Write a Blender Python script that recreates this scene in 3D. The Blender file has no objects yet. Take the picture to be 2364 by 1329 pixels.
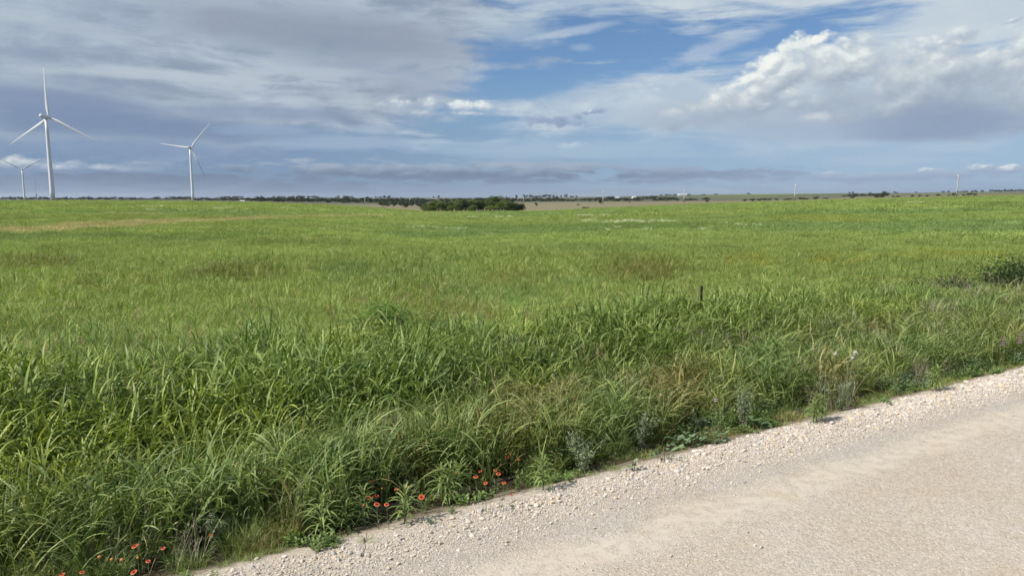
import bpy, bmesh, math, random
import numpy as np
from mathutils import Vector, Matrix, Euler

random.seed(7)
rng = np.random.default_rng(11)
scene = bpy.context.scene
COL = scene.collection
R = math.radians

# ------------------------------------------------------------------ camera
CAM_H = 3.5                      # metres above the road
PITCH = R(7.35)
FPX = 1600.0                     # focal length in pixels of the 2364 px photograph
cam_data = bpy.data.cameras.new("camera")
cam = bpy.data.objects.new("camera", cam_data)
COL.objects.link(cam)
cam.location = (0, 0, CAM_H)
cam.rotation_euler = (math.pi/2 - PITCH, 0, 0)
cam_data.sensor_width = 36.0
cam_data.lens = 36.0*FPX/2364.0
cam_data.clip_start = 0.1
cam_data.clip_end = 60000
scene.camera = cam

def ray(px, py):
    """unit-forward direction (X, Y, Z) seen at a pixel of the photograph"""
    x = (px-1182.0)/FPX; y = (664.5-py)/FPX
    c, s = math.cos(PITCH), math.sin(PITCH)
    return Vector((x, c + s*y, -s + c*y))
def azel(px, py):
    d = ray(px, py).normalized()
    return math.degrees(math.atan2(d.x, d.y)), math.degrees(math.asin(d.z))

# ------------------------------------------------------------------ colour management
scene.render.engine = 'CYCLES'
scene.view_settings.view_transform = 'Standard'
scene.view_settings.look = 'None'
EXPO = 0.30
scene.view_settings.exposure = EXPO
scene.view_settings.gamma = 1.0
cy = scene.cycles
cy.max_bounces = 5; cy.diffuse_bounces = 2; cy.glossy_bounces = 2
cy.transmission_bounces = 3; cy.transparent_max_bounces = 4
cy.adaptive_threshold = 0.02
cy.caustics_reflective = False; cy.caustics_refractive = False

# ------------------------------------------------------------------ sun and sky
SUN_AZ, SUN_EL = -116.0, 45.0         # degrees; azimuth from +Y towards +X
sun_dir = Vector((math.sin(R(SUN_AZ))*math.cos(R(SUN_EL)),
                  math.cos(R(SUN_AZ))*math.cos(R(SUN_EL)), math.sin(R(SUN_EL))))
sun_data = bpy.data.lights.new("sun", 'SUN')
sun_data.energy = 5.0
sun_data.angle = R(0.5)
sun_data.color = (1.0, 0.955, 0.88)
sun = bpy.data.objects.new("sun", sun_data)
COL.objects.link(sun)
sun.rotation_euler = sun_dir.to_track_quat('Z', 'Y').to_euler()

def lin(c):
    c = c/255.0
    return c/12.92 if c <= 0.04045 else ((c+0.055)/1.055)**2.4
def col(r, g, b, k=1.0):
    return (lin(r)*k, lin(g)*k, lin(b)*k, 1.0)

class Nodes:
    """small expression builder on a node tree"""
    def __init__(s, tree): s.t = tree
    def new(s, typ): return s.t.nodes.new(typ)
    def put(s, sock, v):
        if hasattr(v, 'is_output'): s.t.links.new(v, sock)
        else: sock.default_value = v
    def m(s, op, *a, clamp=False):
        n = s.new('ShaderNodeMath'); n.operation = op; n.use_clamp = clamp
        for i, v in enumerate(a): s.put(n.inputs[i], v)
        return n.outputs[0]
    def add(s, *a):
        r = a[0]
        for b in a[1:]: r = s.m('ADD', r, b)
        return r
    def mul(s, *a):
        r = a[0]
        for b in a[1:]: r = s.m('MULTIPLY', r, b)
        return r
    def sub(s, a, b): return s.m('SUBTRACT', a, b)
    def mx(s, *a):
        r = a[0]
        for b in a[1:]: r = s.m('MAXIMUM', r, b)
        return r
    def step(s, v, lo, hi, t0=0.0, t1=1.0):
        n = s.new('ShaderNodeMapRange'); n.interpolation_type = 'SMOOTHSTEP'
        s.put(n.inputs['Value'], v)
        n.inputs['From Min'].default_value = lo; n.inputs['From Max'].default_value = hi
        n.inputs['To Min'].default_value = t0; n.inputs['To Max'].default_value = t1
        return n.outputs[0]
    def vec(s, x, y, z):
        n = s.new('ShaderNodeCombineXYZ')
        for i, v in enumerate((x, y, z)): s.put(n.inputs[i], v)
        return n.outputs[0]
    def sep(s, v):
        n = s.new('ShaderNodeSeparateXYZ'); s.put(n.inputs[0], v); return n.outputs
    def noise(s, v, scale, detail=4, rough=0.55, dist=0.0, out=0):
        n = s.new('ShaderNodeTexNoise'); s.put(n.inputs['Vector'], v)
        n.inputs['Scale'].default_value = scale; n.inputs['Detail'].default_value = detail
        n.inputs['Roughness'].default_value = rough; n.inputs['Distortion'].default_value = dist
        return n.outputs[out]
    def voro(s, v, scale, detail=0, rough=0.5, feature='F1'):
        n = s.new('ShaderNodeTexVoronoi'); n.feature = feature; s.put(n.inputs['Vector'], v)
        n.inputs['Scale'].default_value = scale; n.inputs['Detail'].default_value = detail
        n.inputs['Roughness'].default_value = rough
        return n.outputs[0]
    def vadd(s, a, b):
        n = s.new('ShaderNodeVectorMath'); n.operation = 'ADD'
        s.put(n.inputs[0], a); s.put(n.inputs[1], b); return n.outputs[0]
    def vmul(s, a, b):
        n = s.new('ShaderNodeVectorMath'); n.operation = 'MULTIPLY'
        s.put(n.inputs[0], a); s.put(n.inputs[1], b); return n.outputs[0]
    def mix(s, f, a, b, blend='MIX'):
        n = s.new('ShaderNodeMix'); n.data_type = 'RGBA'; n.blend_type = blend
        s.put(n.inputs[0], f); s.put(n.inputs[6], a); s.put(n.inputs[7], b)
        return n.outputs[2]
    def ramp(s, f, stops):
        n = s.new('ShaderNodeValToRGB'); s.put(n.inputs[0], f)
        e = n.color_ramp.elements
        while len(e) < len(stops): e.new(0.5)
        for el, (p, c) in zip(e, stops): el.position = p; el.color = c
        return n.outputs[0]

world = bpy.data.worlds.new("World")
scene.world = world
world.use_nodes = True
world.cycles.sampling_method = 'MANUAL'
world.cycles.sample_map_resolution = 256
wt = world.node_tree
for n in list(wt.nodes): wt.nodes.remove(n)
W = Nodes(wt)

SKY_STRENGTH = 0.1
K = 1.0/SKY_STRENGTH/2**EXPO
def sc(r, g, b, k=1.0): return col(r, g, b, K*k)

gen = W.new('ShaderNodeTexCoord').outputs['Generated']
dx, dy, dz = W.sep(gen)
AZ = W.mul(W.m('ARCTAN2', dx, dy), 57.29578)
EL = W.mul(W.m('ARCSINE', W.m('MINIMUM', W.m('MAXIMUM', dz, -1.0), 1.0)), 57.29578)

def blob(a, e, px, py, rx, ry, slope=0.0, power=1.0):
    """1 at the centre of an elliptical cloud patch, 0 on its rim, negative outside"""
    a0, e0 = azel(px, py)
    a1, _ = azel(px+rx, py); _, e1 = azel(px, py-ry)
    ra = abs(a1-a0); re = abs(e1-e0)
    da = W.sub(a, a0)
    de = W.sub(e, e0)
    if slope: de = W.sub(de, W.mul(da, slope))
    u = W.mul(da, 1/ra); v = W.mul(de, 1/re)
    r = W.m('SQRT', W.add(W.mul(u, u), W.mul(v, v)))
    return W.sub(1.0, r)

# one noise space for all: the direction with the vertical stretched, plus a perspective (flat layer) space
dirv = W.vmul(gen, (1.0, 1.0, 2.6))
inv = W.m('DIVIDE', 1.0, W.add(W.m('MAXIMUM', dz, 0.0), 0.07))
flat = W.vec(W.mul(dx, inv), W.mul(dy, inv), 0.0)
warp = W.noise(dirv, 5.0, 3, 0.5, out=1)
warpv = W.vmul(W.vadd(warp, (-0.5, -0.5, -0.5)), (0.10, 0.10, 0.10))
dirw = W.vadd(dirv, warpv)
dirc = W.vadd(W.vmul(gen, (1.0, 1.0, 1.35)), W.vmul(warpv, (0.5, 0.5, 0.5)))

n_flat = W.noise(W.vmul(flat, (1.0, 0.62, 1.0)), 0.55, 5, 0.55, 0.3)       # broad undulation of the deck
n_mid = W.noise(dirw, 9.0, 7, 0.56)                                       # cloud-scale detail
n_fine = W.noise(dirw, 26.0, 5, 0.6)
n_str = W.noise(W.vmul(dirw, (1.0, 1.0, 3.2)), 7.0, 6, 0.55)               # long horizontal streaks
def n0(s): return W.sub(s, 0.5)

# clear sky
sky = W.new('ShaderNodeTexSky'); sky.sky_type = 'NISHITA'; sky.sun_disc = False
sky.sun_elevation = R(SUN_EL); sky.sun_rotation = R(SUN_AZ)
sky.altitude = 300; sky.air_density = 1.0; sky.dust_density = 0.4; sky.ozone_density = 2.0
clear = W.mix(1.0, sky.outputs[0], (0.50, 0.635, 0.84, 1), 'MULTIPLY')
# air near the horizon seen through distant cloud: even blue-grey
el_h = W.step(EL, 0.0, 9.0)
low_air = W.mix(W.step(AZ, -30, 32), sc(116, 140, 178), sc(158, 184, 216))
c = W.mix(W.step(EL, 3.0, 11.0, 0.9, 0.12), clear, low_air)

# ---- veil: thin bright high cloud on the right and along the top
veil = W.mx(blob(AZ, EL, 2000, 235, 950, 150), W.mul(blob(AZ, EL, 1480, 235, 420, 80, 0.10), 0.85),
            blob(AZ, EL, 1750, -40, 620, 95), blob(AZ, EL, 2350, 30, 620, 120), blob(AZ, EL, 1330, 0, 330, 50))
veil = W.add(veil, W.mul(n0(n_str), 1.9), W.mul(n0(n_mid), 0.9))
va = W.step(veil, -0.10, 0.55, 0.0, 0.88)
vcol = W.mix(W.step(AZ, -5, 32), sc(172, 188, 213), sc(202, 211, 224))
vcol = W.mix(W.step(W.add(n_mid, W.mul(n0(n_fine), 0.3)), 0.40, 0.68), vcol, sc(214, 220, 230))
vcol = W.mix(W.step(EL, 2, 9, 0.75, 0.0), vcol, sc(160, 183, 214))
c = W.mix(va, c, vcol)
for args, k in (((1290, 78, 150, 14, 0.16), 0.75), ((1640, 118, 210, 26, 0.30), 0.7), ((1340, 110, 40, 14, 0), 0.45)):
    s_ = W.add(blob(AZ, EL, *args), W.mul(n0(n_mid), 2.4), W.mul(n0(n_fine), 0.8))
    c = W.mix(W.step(s_, 0.0, 0.9, 0.0, k), c, sc(176, 190, 217))

# ---- grey deck over the left half and overhead
edge = W.mx(blob(AZ, EL, 200, 60, 1030, 380), blob(AZ, EL, 720, 200, 440, 150), blob(AZ, EL, 930, 40, 330, 90), blob(AZ, EL, 900, 130, 300, 110),
            W.step(EL, 17.5, 24.0, -2.0, 1.0))
deck = W.add(edge, W.mul(n0(n_mid), 0.85), W.mul(n0(n_fine), 0.25), W.mul(n0(n_str), 0.5))
da_ = W.step(deck, 0.02, 0.42)
t = W.add(W.mul(n_flat, 0.38), W.mul(n_str, 0.36), W.mul(n_mid, 0.42), W.mul(n0(n_fine), 0.22))
dcol = W.ramp(W.step(t, 0.42, 0.74), ((0.0, sc(142, 154, 179)), (0.45, sc(167, 178, 200)), (0.8, sc(185, 195, 213)), (1.0, sc(200, 209, 221))))
dcol = W.mix(W.step(AZ, -37, -20, 0.45, 0.0), dcol, sc(150, 165, 191))
c = W.mix(da_, c, dcol)
for args, cl, k in (((760, 85, 420, 70, -0.05), (143, 153, 176), 0.85), ((470, 178, 330, 24, 0.03), (189, 197, 212), 0.8),
                    ((230, 285, 420, 44, -0.03), (129, 150, 181), 0.75), ((900, 190, 190, 60, 0), (155, 165, 191), 0.7),
                    ((200, 70, 170, 20, 0), (178, 187, 205), 0.5), ((1180, 60, 130, 55, 0), (184, 197, 214), 0.6),
                    ((780, 215, 160, 45, 0), (184, 193, 210), 0.75), ((420, 240, 90, 12, 0), (173, 185, 205), 0.6),
                    ((815, 285, 85, 20, -0.4), (128, 145, 176), 0.8), ((120, 218, 260, 22, -0.05), (134, 151, 181), 0.6)):
    s_ = W.add(blob(AZ, EL, *args), W.mul(n0(n_str), 1.7), W.mul(n0(n_mid), 1.5), W.mul(n0(n_fine), 0.6))
    c = W.mix(W.step(s_, -0.15, 0.75, 0.0, k), c, sc(*cl))

# mid-height soft banks over the left and centre distance
for args, cl, k in (((780, 330, 200, 26, 0), (158, 178, 207), 0.8), ((330, 345, 420, 24, 0), (133, 152, 187), 0.7), ((300, 285, 520, 34, -0.02), (121, 140, 175), 0.85), ((90, 235, 300, 40, -0.03), (126, 143, 177), 0.8), ((620, 262, 300, 22, 0), (138, 153, 184), 0.7), ((330, 175, 260, 16, 0.03), (186, 195, 212), 0.6), ((700, 168, 200, 14, 0), (184, 193, 211), 0.5),
                    ((850, 300, 70, 18, 0), (170, 184, 210), 0.8),
                    ((1300, 345, 400, 30, 0), (172, 194, 219), 0.6), ((620, 300, 140, 16, 0), (150, 170, 203), 0.6)):
    s_ = W.add(blob(AZ, EL, *args), W.mul(n0(n_str), 1.6), W.mul(n0(n_mid), 0.9))
    c = W.mix(W.step(s_, -0.1, 0.7, 0.0, k), c, sc(*cl))

# ---- cumulus, with its light side worked out from the same density a little nearer the sun
def cumulus(blobs, nscale, amp, lit, mid, dark, soft=0.14, d=None, base_el=None, k=1.0, contrast=1.0):
    if d is None:
        g = min(1.0, max(0.16, max(b[3] for b in blobs)/95.0)); d = (-0.5*g, 0.62*g)
    def dens(a, e, sh):
        f = blob(a, e, *blobs[0])
        for b in blobs[1:]: f = W.m('SMOOTH_MAX', f, blob(a, e, *b), 0.25)
        v = W.vadd(dirc, sh)
        nz = W.voro(v, nscale, 3.0, 0.55)
        nn = W.noise(v, nscale*0.6, 6, 0.58)
        return W.add(f, W.mul(W.sub(0.48, nz), amp), W.mul(n0(nn), amp*1.3))
    rd = 57.29578
    p = dens(AZ, EL, (0, 0, 0))
    q = dens(W.add(AZ, d[0]), W.add(EL, d[1]), (d[0]/rd, 0.0, 1.35*d[1]/rd))
    alpha = W.step(p, 0.0, soft, 0.0, k)
    light = W.sub(p, W.mul(W.m('MAXIMUM', q, -0.5), 1.0))       # > 0 where it thins towards the sun
    light = W.mul(light, contrast)
    if base_el is not None:
        light = W.add(light, W.step(EL, base_el[0], base_el[1], -0.25, 0.12))
    cc = W.ramp(W.step(light, -0.35, 0.50), ((0.0, sc(*dark)), (0.40, sc(*mid)), (0.72, sc(*lit)), (1.0, sc(248, 248, 248))))
    return alpha, cc

for args, cl, k in (((2010, 262, 560, 80, 0), (172, 185, 208), 0.9), ((1600, 262, 260, 46, 0.05), (180, 192, 212), 0.8), ((2180, 285, 330, 50, 0), (147, 162, 192), 0.9)):
    s_ = W.add(blob(AZ, EL, *args), W.mul(n0(n_mid), 0.9), W.mul(n0(n_fine), 0.35))
    c = W.mix(W.step(s_, -0.05, 0.55, 0.0, k), c, sc(*cl))
e_base = azel(2100, 325)[1]; e_top = azel(1900, 110)[1]
al, cc = cumulus([(1800, 185, 170, 90, 0.45), (1970, 140, 240, 120, 0), (2180, 160, 420, 140, 0.05), (2100, 235, 400, 115, 0), (2420, 190, 330, 190, 0), (1690, 250, 300, 80, 0.12)],
                 20.0, 0.50, (204, 210, 221), (181, 190, 207), (158, 169, 191), soft=0.40, base_el=(e_base, e_top), contrast=0.68, k=0.94)
c = W.mix(al, c, cc)
al, cc = cumulus([(1790, 140, 105, 62, 0.50), (1720, 182, 80, 34, 0.4), (1880, 95, 90, 34, 0.2)], 36.0, 0.55, (238, 239, 242), (220, 224, 231), (190, 198, 213), soft=0.45, k=0.95, contrast=0.9)
c = W.mix(al, c, cc)
for b in ([(1835, 215, 80, 46, 0)], [(1765, 242, 48, 30, 0)], [(1880, 272, 80, 20, 0)], [(1550, 266, 90, 24, 0)], [(2010, 150, 130, 40, 0.2)], [(2330, 150, 120, 24, 0)]):
    al, cc = cumulus(b, 34.0, 0.55, (216, 218, 227), (202, 208, 221), (186, 194, 213), soft=0.8, k=0.75, contrast=0.7)
    c = W.mix(al, c, cc)
al, cc = cumulus([(2180, 262, 260, 62, 0), (2080, 292, 190, 34, 0)], 20.0, 0.40, (158, 170, 199), (145, 159, 191), (136, 151, 184), soft=0.9, k=0.95, contrast=0.4)
c = W.mix(al, c, cc)
al, cc = cumulus([(2200, 90, 130, 24, 0.16), (2330, 50, 60, 14, 0.2)], 34.0, 0.7, (180, 189, 210), (168, 178, 203), (158, 170, 198), soft=0.6, k=0.75, contrast=0.5)
c = W.mix(al, c, cc)
for args, cl, k in (((2120, 300, 360, 36, 0), (146, 161, 192), 0.75), ((1640, 275, 220, 30, 0), (172, 186, 210), 0.6), ((1850, 305, 260, 30, 0), (164, 180, 207), 0.7)):
    s_ = W.add(blob(AZ, EL, *args), W.mul(n0(n_mid), 1.0), W.mul(n0(n_fine), 0.4))
    c = W.mix(W.step(s_, -0.1, 0.75, 0.0, k), c, sc(*cl))
# small bright pair in the middle, and the dark flat one beside it
al, cc = cumulus([(995, 240, 62, 34, 0), (920, 242, 74, 34, 0), (965, 262, 130, 22, 0)], 38.0, 0.5, (214, 219, 229), (188, 197, 215), (162, 175, 203), soft=0.75, k=0.9, contrast=0.7, base_el=(azel(970,275)[1], azel(970,225)[1]))
c = W.mix(al, c, cc)
al, cc = cumulus([(1115, 246, 42, 24, 0), (1066, 247, 48, 26, 0), (1080, 262, 80, 12, 0)], 40.0, 0.45, (230, 233, 239), (205, 212, 226), (168, 183, 209), soft=0.55, contrast=0.7, base_el=(azel(1090,270)[1], azel(1090,230)[1]))
c = W.mix(al, c, cc)
al, cc = cumulus([(1290, 280, 150, 30, 0), (1370, 258, 70, 14, 0.1)], 34.0, 0.7, (152, 168, 200), (141, 158, 193), (133, 150, 187), soft=0.5, k=0.9, contrast=0.5)
c = W.mix(al, c, cc)
al, cc = cumulus([(1320, 335, 50, 18, 0)], 40.0, 0.7, (212, 222, 232), (200, 212, 227), (180, 198, 220), soft=0.8, k=0.7, contrast=0.6)
c = W.mix(al, c, cc)

# ---- low banks along the horizon
al, cc = cumulus([(130, 386, 210, 30, 0), (60, 378, 110, 22, 0), (230, 388, 120, 18, 0)], 30.0, 0.5, (190, 198, 214), (174, 184, 207), (134, 150, 184), soft=0.6, base_el=(azel(100, 404)[1], azel(100, 368)[1]), k=0.85, contrast=0.6)
c = W.mix(al, c, cc)
lowb = W.mx(blob(AZ, EL, 980, 400, 820, 46), blob(AZ, EL, 400, 418, 760, 40), blob(AZ, EL, 1620, 404, 480, 30), blob(AZ, EL, 1250, 388, 380, 30))
vl = W.vmul(dirw, (1.0, 1.0, 2.0))
n_low = W.noise(vl, 13.0, 6, 0.62)
nb = W.add(W.mul(W.sub(0.48, W.voro(vl, 24.0, 2.5, 0.55)), 0.6), W.mul(n0(n_low), 1.35))
lowd = W.add(lowb, nb)
la = W.step(lowd, -0.05, 0.45, 0.0, 0.95)
lt = W.add(W.step(EL, azel(900, 412)[1], azel(900, 374)[1]), W.mul(n0(n_fine), 1.3), W.mul(n0(n_low), 1.0))
lcol = W.mix(W.step(lt, 0.0, 1.1), sc(112, 127, 156), sc(164, 176, 200))
lcol = W.mix(W.step(AZ, 4, 24, 0.0, 0.85), lcol, sc(150, 165, 196))
c = W.mix(la, c, lcol)
al, cc = cumulus([(2200, 402, 230, 26, 0), (1960, 410, 230, 20, 0), (2250, 390, 80, 18, 0), (2330, 392, 80, 18, 0)], 32.0, 0.45, (176, 188, 212), (160, 174, 203), (148, 164, 197), soft=0.4, k=0.85, contrast=0.6, base_el=(azel(2200,425)[1], azel(2200,380)[1]))
c = W.mix(al, c, cc)
# pale strip and bars right above the skyline
n_bar = W.noise(W.vmul(dirw, (1.0, 1.0, 5.0)), 9.0, 5, 0.55)
hz = W.step(EL, 0.1, 2.2, 0.9, 0.0)
hcol = W.mix(W.step(AZ, -22, 20), sc(117, 134, 166), sc(164, 180, 208))
hcol = W.mix(W.step(n_bar, 0.42, 0.62), hcol, W.mix(W.step(AZ, -22, 20), sc(130, 148, 180), sc(150, 166, 197)))
c = W.mix(hz, c, hcol)
c = W.mix(W.step(EL, -2.0, -0.2, 1.0, 0.0), c, sc(120, 130, 120))

c = W.mix(1.0, c, (0.985, 1.02, 0.965, 1), 'MULTIPLY')        # the cloud greys lean a little less to violet
bg = W.new('ShaderNodeBackground')
bg.inputs['Strength'].default_value = SKY_STRENGTH
wt.links.new(c, bg.inputs['Color'])
wo = W.new('ShaderNodeOutputWorld')
wt.links.new(bg.outputs[0], wo.inputs['Surface'])

# ================================================================== helpers for objects
def tag(o, label=None, cat=None, group=None, kind=None):
    if label: o['label'] = label
    if cat: o['category'] = cat
    if group: o['group'] = group
    if kind: o['kind'] = kind
    return o
def link(o, parent=None):
    COL.objects.link(o)
    if parent is not None: o.parent = parent
    return o
def empty(name, loc=(0, 0, 0), rz=0.0):
    o = bpy.data.objects.new(name, None); COL.objects.link(o)
    o.location = loc; o.rotation_euler = (0, 0, rz); o.empty_display_size = 0.2
    return o
def copy_tree(o, parent=None):
    c_ = o.copy(); COL.objects.link(c_); c_.parent = parent
    for ch in o.children: copy_tree(ch, c_)
    return c_

def mesh_np(name, verts, faces, mats=(), smooth=True, attrs=None, mat_idx=None):
    """faces: an (n,3) or (n,4) int array, or a list of such arrays"""
    me = bpy.data.meshes.new(name)
    verts = np.asarray(verts, np.float32).reshape(-1, 3)
    fl = faces if isinstance(faces, list) else [faces]
    fl = [np.asarray(f, np.int32) for f in fl if len(f)]
    loops = np.concatenate([f.ravel() for f in fl])
    tot = np.concatenate([np.full(len(f), f.shape[1], np.int32) for f in fl])
    start = np.concatenate([[0], np.cumsum(tot)[:-1]]).astype(np.int32)
    me.vertices.add(len(verts)); me.vertices.foreach_set('co', verts.ravel())
    me.loops.add(len(loops)); me.loops.foreach_set('vertex_index', loops)
    me.polygons.add(len(tot)); me.polygons.foreach_set('loop_start', start); me.polygons.foreach_set('loop_total', tot)
    if mat_idx is not None: me.polygons.foreach_set('material_index', np.asarray(mat_idx, np.int32))
    me.polygons.foreach_set('use_smooth', np.full(len(tot), bool(smooth)))
    me.update(calc_edges=True)
    for m_ in mats: me.materials.append(m_)
    for k_, a_ in (attrs or {}).items():
        a_ = np.asarray(a_, np.float32)
        if a_.ndim == 1:
            at = me.attributes.new(k_, 'FLOAT', 'POINT'); at.data.foreach_set('value', a_)
        else:
            at = me.attributes.new(k_, 'FLOAT_VECTOR', 'POINT'); at.data.foreach_set('vector', a_.ravel())
    me.validate()
    return me
def mesh_obj(name, me, parent=None):
    return link(bpy.data.objects.new(name, me), parent)

class MB:
    """collects shapes into one mesh"""
    def __init__(s): s.v = []; s.f = []; s.a = []; s.n = 0
    def raw(s, v, f, a=0.5):
        v = [tuple(p) for p in v]
        s.v += v; s.f += [tuple(i+s.n for i in q) for q in f]
        s.a += ([a]*len(v) if not hasattr(a, '__len__') else list(a)); s.n += len(v)
    def tube(s, pts, rad, sides=6, a=0.5, cap=True):
        pts = [Vector(p) for p in pts]
        rad = rad if hasattr(rad, '__len__') else [rad]*len(pts)
        vs, fs = [], []
        up = Vector((0.31, 0.17, 0.93))
        for i, p in enumerate(pts):
            d = (pts[min(i+1, len(pts)-1)] - pts[max(i-1, 0)]).normalized()
            x = d.cross(up)
            if x.length < 1e-3: x = d.cross(Vector((1, 0, 0)))
            x.normalize(); y = d.cross(x)
            for k in range(sides):
                t_ = 2*math.pi*k/sides
                vs.append(p + (x*math.cos(t_) + y*math.sin(t_))*rad[i])
        for i in range(len(pts)-1):
            for k in range(sides):
                k2 = (k+1) % sides
                fs.append((i*sides+k, i*sides+k2, (i+1)*sides+k2, (i+1)*sides+k))
        if cap:
            fs.append(tuple(range(sides-1, -1, -1))); o_ = (len(pts)-1)*sides
            fs.append(tuple(o_+k for k in range(sides)))
        s.raw(vs, fs, a)
    def box(s, x0, x1, y0, y1, z0, z1, a=0.5):
        v = [(x0, y0, z0), (x1, y0, z0), (x1, y1, z0), (x0, y1, z0), (x0, y0, z1), (x1, y0, z1), (x1, y1, z1), (x0, y1, z1)]
        s.raw(v, [(0, 3, 2, 1), (4, 5, 6, 7), (0, 1, 5, 4), (1, 2, 6, 5), (2, 3, 7, 6), (3, 0, 4, 7)], a)
    def lathe(s, prof, sides=16, a=0.5, axis='Z', cap=True):
        vs, fs = [], []
        for r_, z_ in prof:
            for k in range(sides):
                t_ = 2*math.pi*k/sides
                p = (r_*math.cos(t_), r_*math.sin(t_), z_)
                if axis == 'Y': p = (p[0], -p[2], p[1])
                vs.append(p)
        for i in range(len(prof)-1):
            for k in range(sides):
                k2 = (k+1) % sides
                fs.append((i*sides+k, i*sides+k2, (i+1)*sides+k2, (i+1)*sides+k))
        if cap:
            fs.append(tuple(range(sides-1, -1, -1))); o_ = (len(prof)-1)*sides
            fs.append(tuple(o_+k for k in range(sides)))
        s.raw(vs, fs, a)
    def leaf(s, p, d, length, width, bend=0.6, a=0.5, segs=3, side=None, prof=(0.5, 1.0, 0.75, 0.08)):
        """a pointed leaf from p along d, drooping by bend radians"""
        p = Vector(p); d = Vector(d).normalized()
        h = Vector((d.x, d.y, 0)); h = h.normalized() if h.length > 1e-4 else Vector((1, 0, 0))
        th = math.asin(max(-1, min(1, d.z)))
        sd = side or Vector((-h.y, h.x, 0))
        vs, fs = [], []
        for i in range(segs+1):
            t_ = i/segs
            w_ = np.interp(t_, np.linspace(0, 1, len(prof)), prof)*width/2
            vs += [p - sd*w_, p + sd*w_]
            ang = th - bend*(i+0.5)/segs
            p = p + (h*math.cos(ang) + Vector((0, 0, 1))*math.sin(ang))*(length/segs)
            if i: fs.append((2*i-2, 2*i-1, 2*i+1, 2*i))
        s.raw(vs, fs, a)
    def mesh(s, name, mat, smooth=False):
        me = bpy.data.meshes.new(name)
        me.from_pydata(s.v, [], s.f)
        if mat: me.materials.append(mat)
        if smooth: me.polygons.foreach_set('use_smooth', [True]*len(me.polygons))
        at = me.attributes.new('var', 'FLOAT', 'POINT'); at.data.foreach_set('value', s.a)
        me.update()
        return me
    def build(s, name, mat, parent=None, smooth=False):
        return mesh_obj(name, s.mesh(name, mat, smooth), parent)

# numpy value noise
def _hash(ix, iy, seed):
    h = (ix*374761393 + iy*668265263 + seed*1442695041) & 0xffffffff
    h = ((h ^ (h >> 13))*1274126177) & 0xffffffff
    return ((h ^ (h >> 16)) & 0xffffff)/16777215.0
def vnoise(x, y, s, seed=0):
    x = np.asarray(x, float)/s; y = np.asarray(y, float)/s
    ix = np.floor(x).astype(np.int64); iy = np.floor(y).astype(np.int64)
    fx = x-ix; fy = y-iy; fx = fx*fx*(3-2*fx); fy = fy*fy*(3-2*fy)
    a = _hash(ix, iy, seed); b = _hash(ix+1, iy, seed); c_ = _hash(ix, iy+1, seed); d = _hash(ix+1, iy+1, seed)
    return (a*(1-fx)+b*fx)*(1-fy) + (c_*(1-fx)+d*fx)*fy
def fbm(x, y, s, oct_=4, seed=0):
    t_ = 0; a = 0.5; n = 0
    for i in range(oct_):
        t_ = t_ + a*vnoise(x, y, s/2**i, seed+i*17); n += a; a *= 0.55
    return t_/n
def sstep(v, lo, hi):
    t_ = np.clip((np.asarray(v, float)-lo)/(hi-lo), 0, 1)
    return t_*t_*(3-2*t_)

# ================================================================== materials
def mat_new(name):
    m_ = bpy.data.materials.new(name); m_.use_nodes = True
    t_ = m_.node_tree
    for n in list(t_.nodes): t_.nodes.remove(n)
    N = Nodes(t_)
    out = N.new('ShaderNodeOutputMaterial')
    return m_, N, out
def principled(N, out, base, rough=0.7, spec=0.3, metal=0.0, normal=None):
    b = N.new('ShaderNodeBsdfPrincipled')
    N.put(b.inputs['Base Color'], base); N.put(b.inputs['Roughness'], rough)
    b.inputs['Specular IOR Level'].default_value = spec; b.inputs['Metallic'].default_value = metal
    if normal is not None: N.t.links.new(normal, b.inputs['Normal'])
    N.t.links.new(b.outputs[0], out.inputs['Surface'])
    return b
def bump(N, height, strength=0.5, dist=0.02):
    n = N.new('ShaderNodeBump'); n.inputs['Strength'].default_value = strength; n.inputs['Distance'].default_value = dist
    N.put(n.inputs['Height'], height)
    return n.outputs[0]
def attr(N, name, typ='GEOMETRY', out='Vector'):
    n = N.new('ShaderNodeAttribute'); n.attribute_name = name; n.attribute_type = typ
    return n.outputs[out]
def plain_mat(name, c3, rough=0.6, spec=0.3, noise=0.12, scale=3.0, metal=0.0):
    m_, N, out = mat_new(name)
    obj = N.new('ShaderNodeTexCoord').outputs['Object']
    n = N.noise(obj, scale, 5, 0.6)
    k_ = N.m('MULTIPLY_ADD', N.sub(n, 0.5), noise*2, 1.0)
    base = N.mix(1.0, (*c3, 1), N.vec(k_, k_, k_), 'MULTIPLY')
    principled(N, out, base, rough, spec, metal)
    return m_
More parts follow.
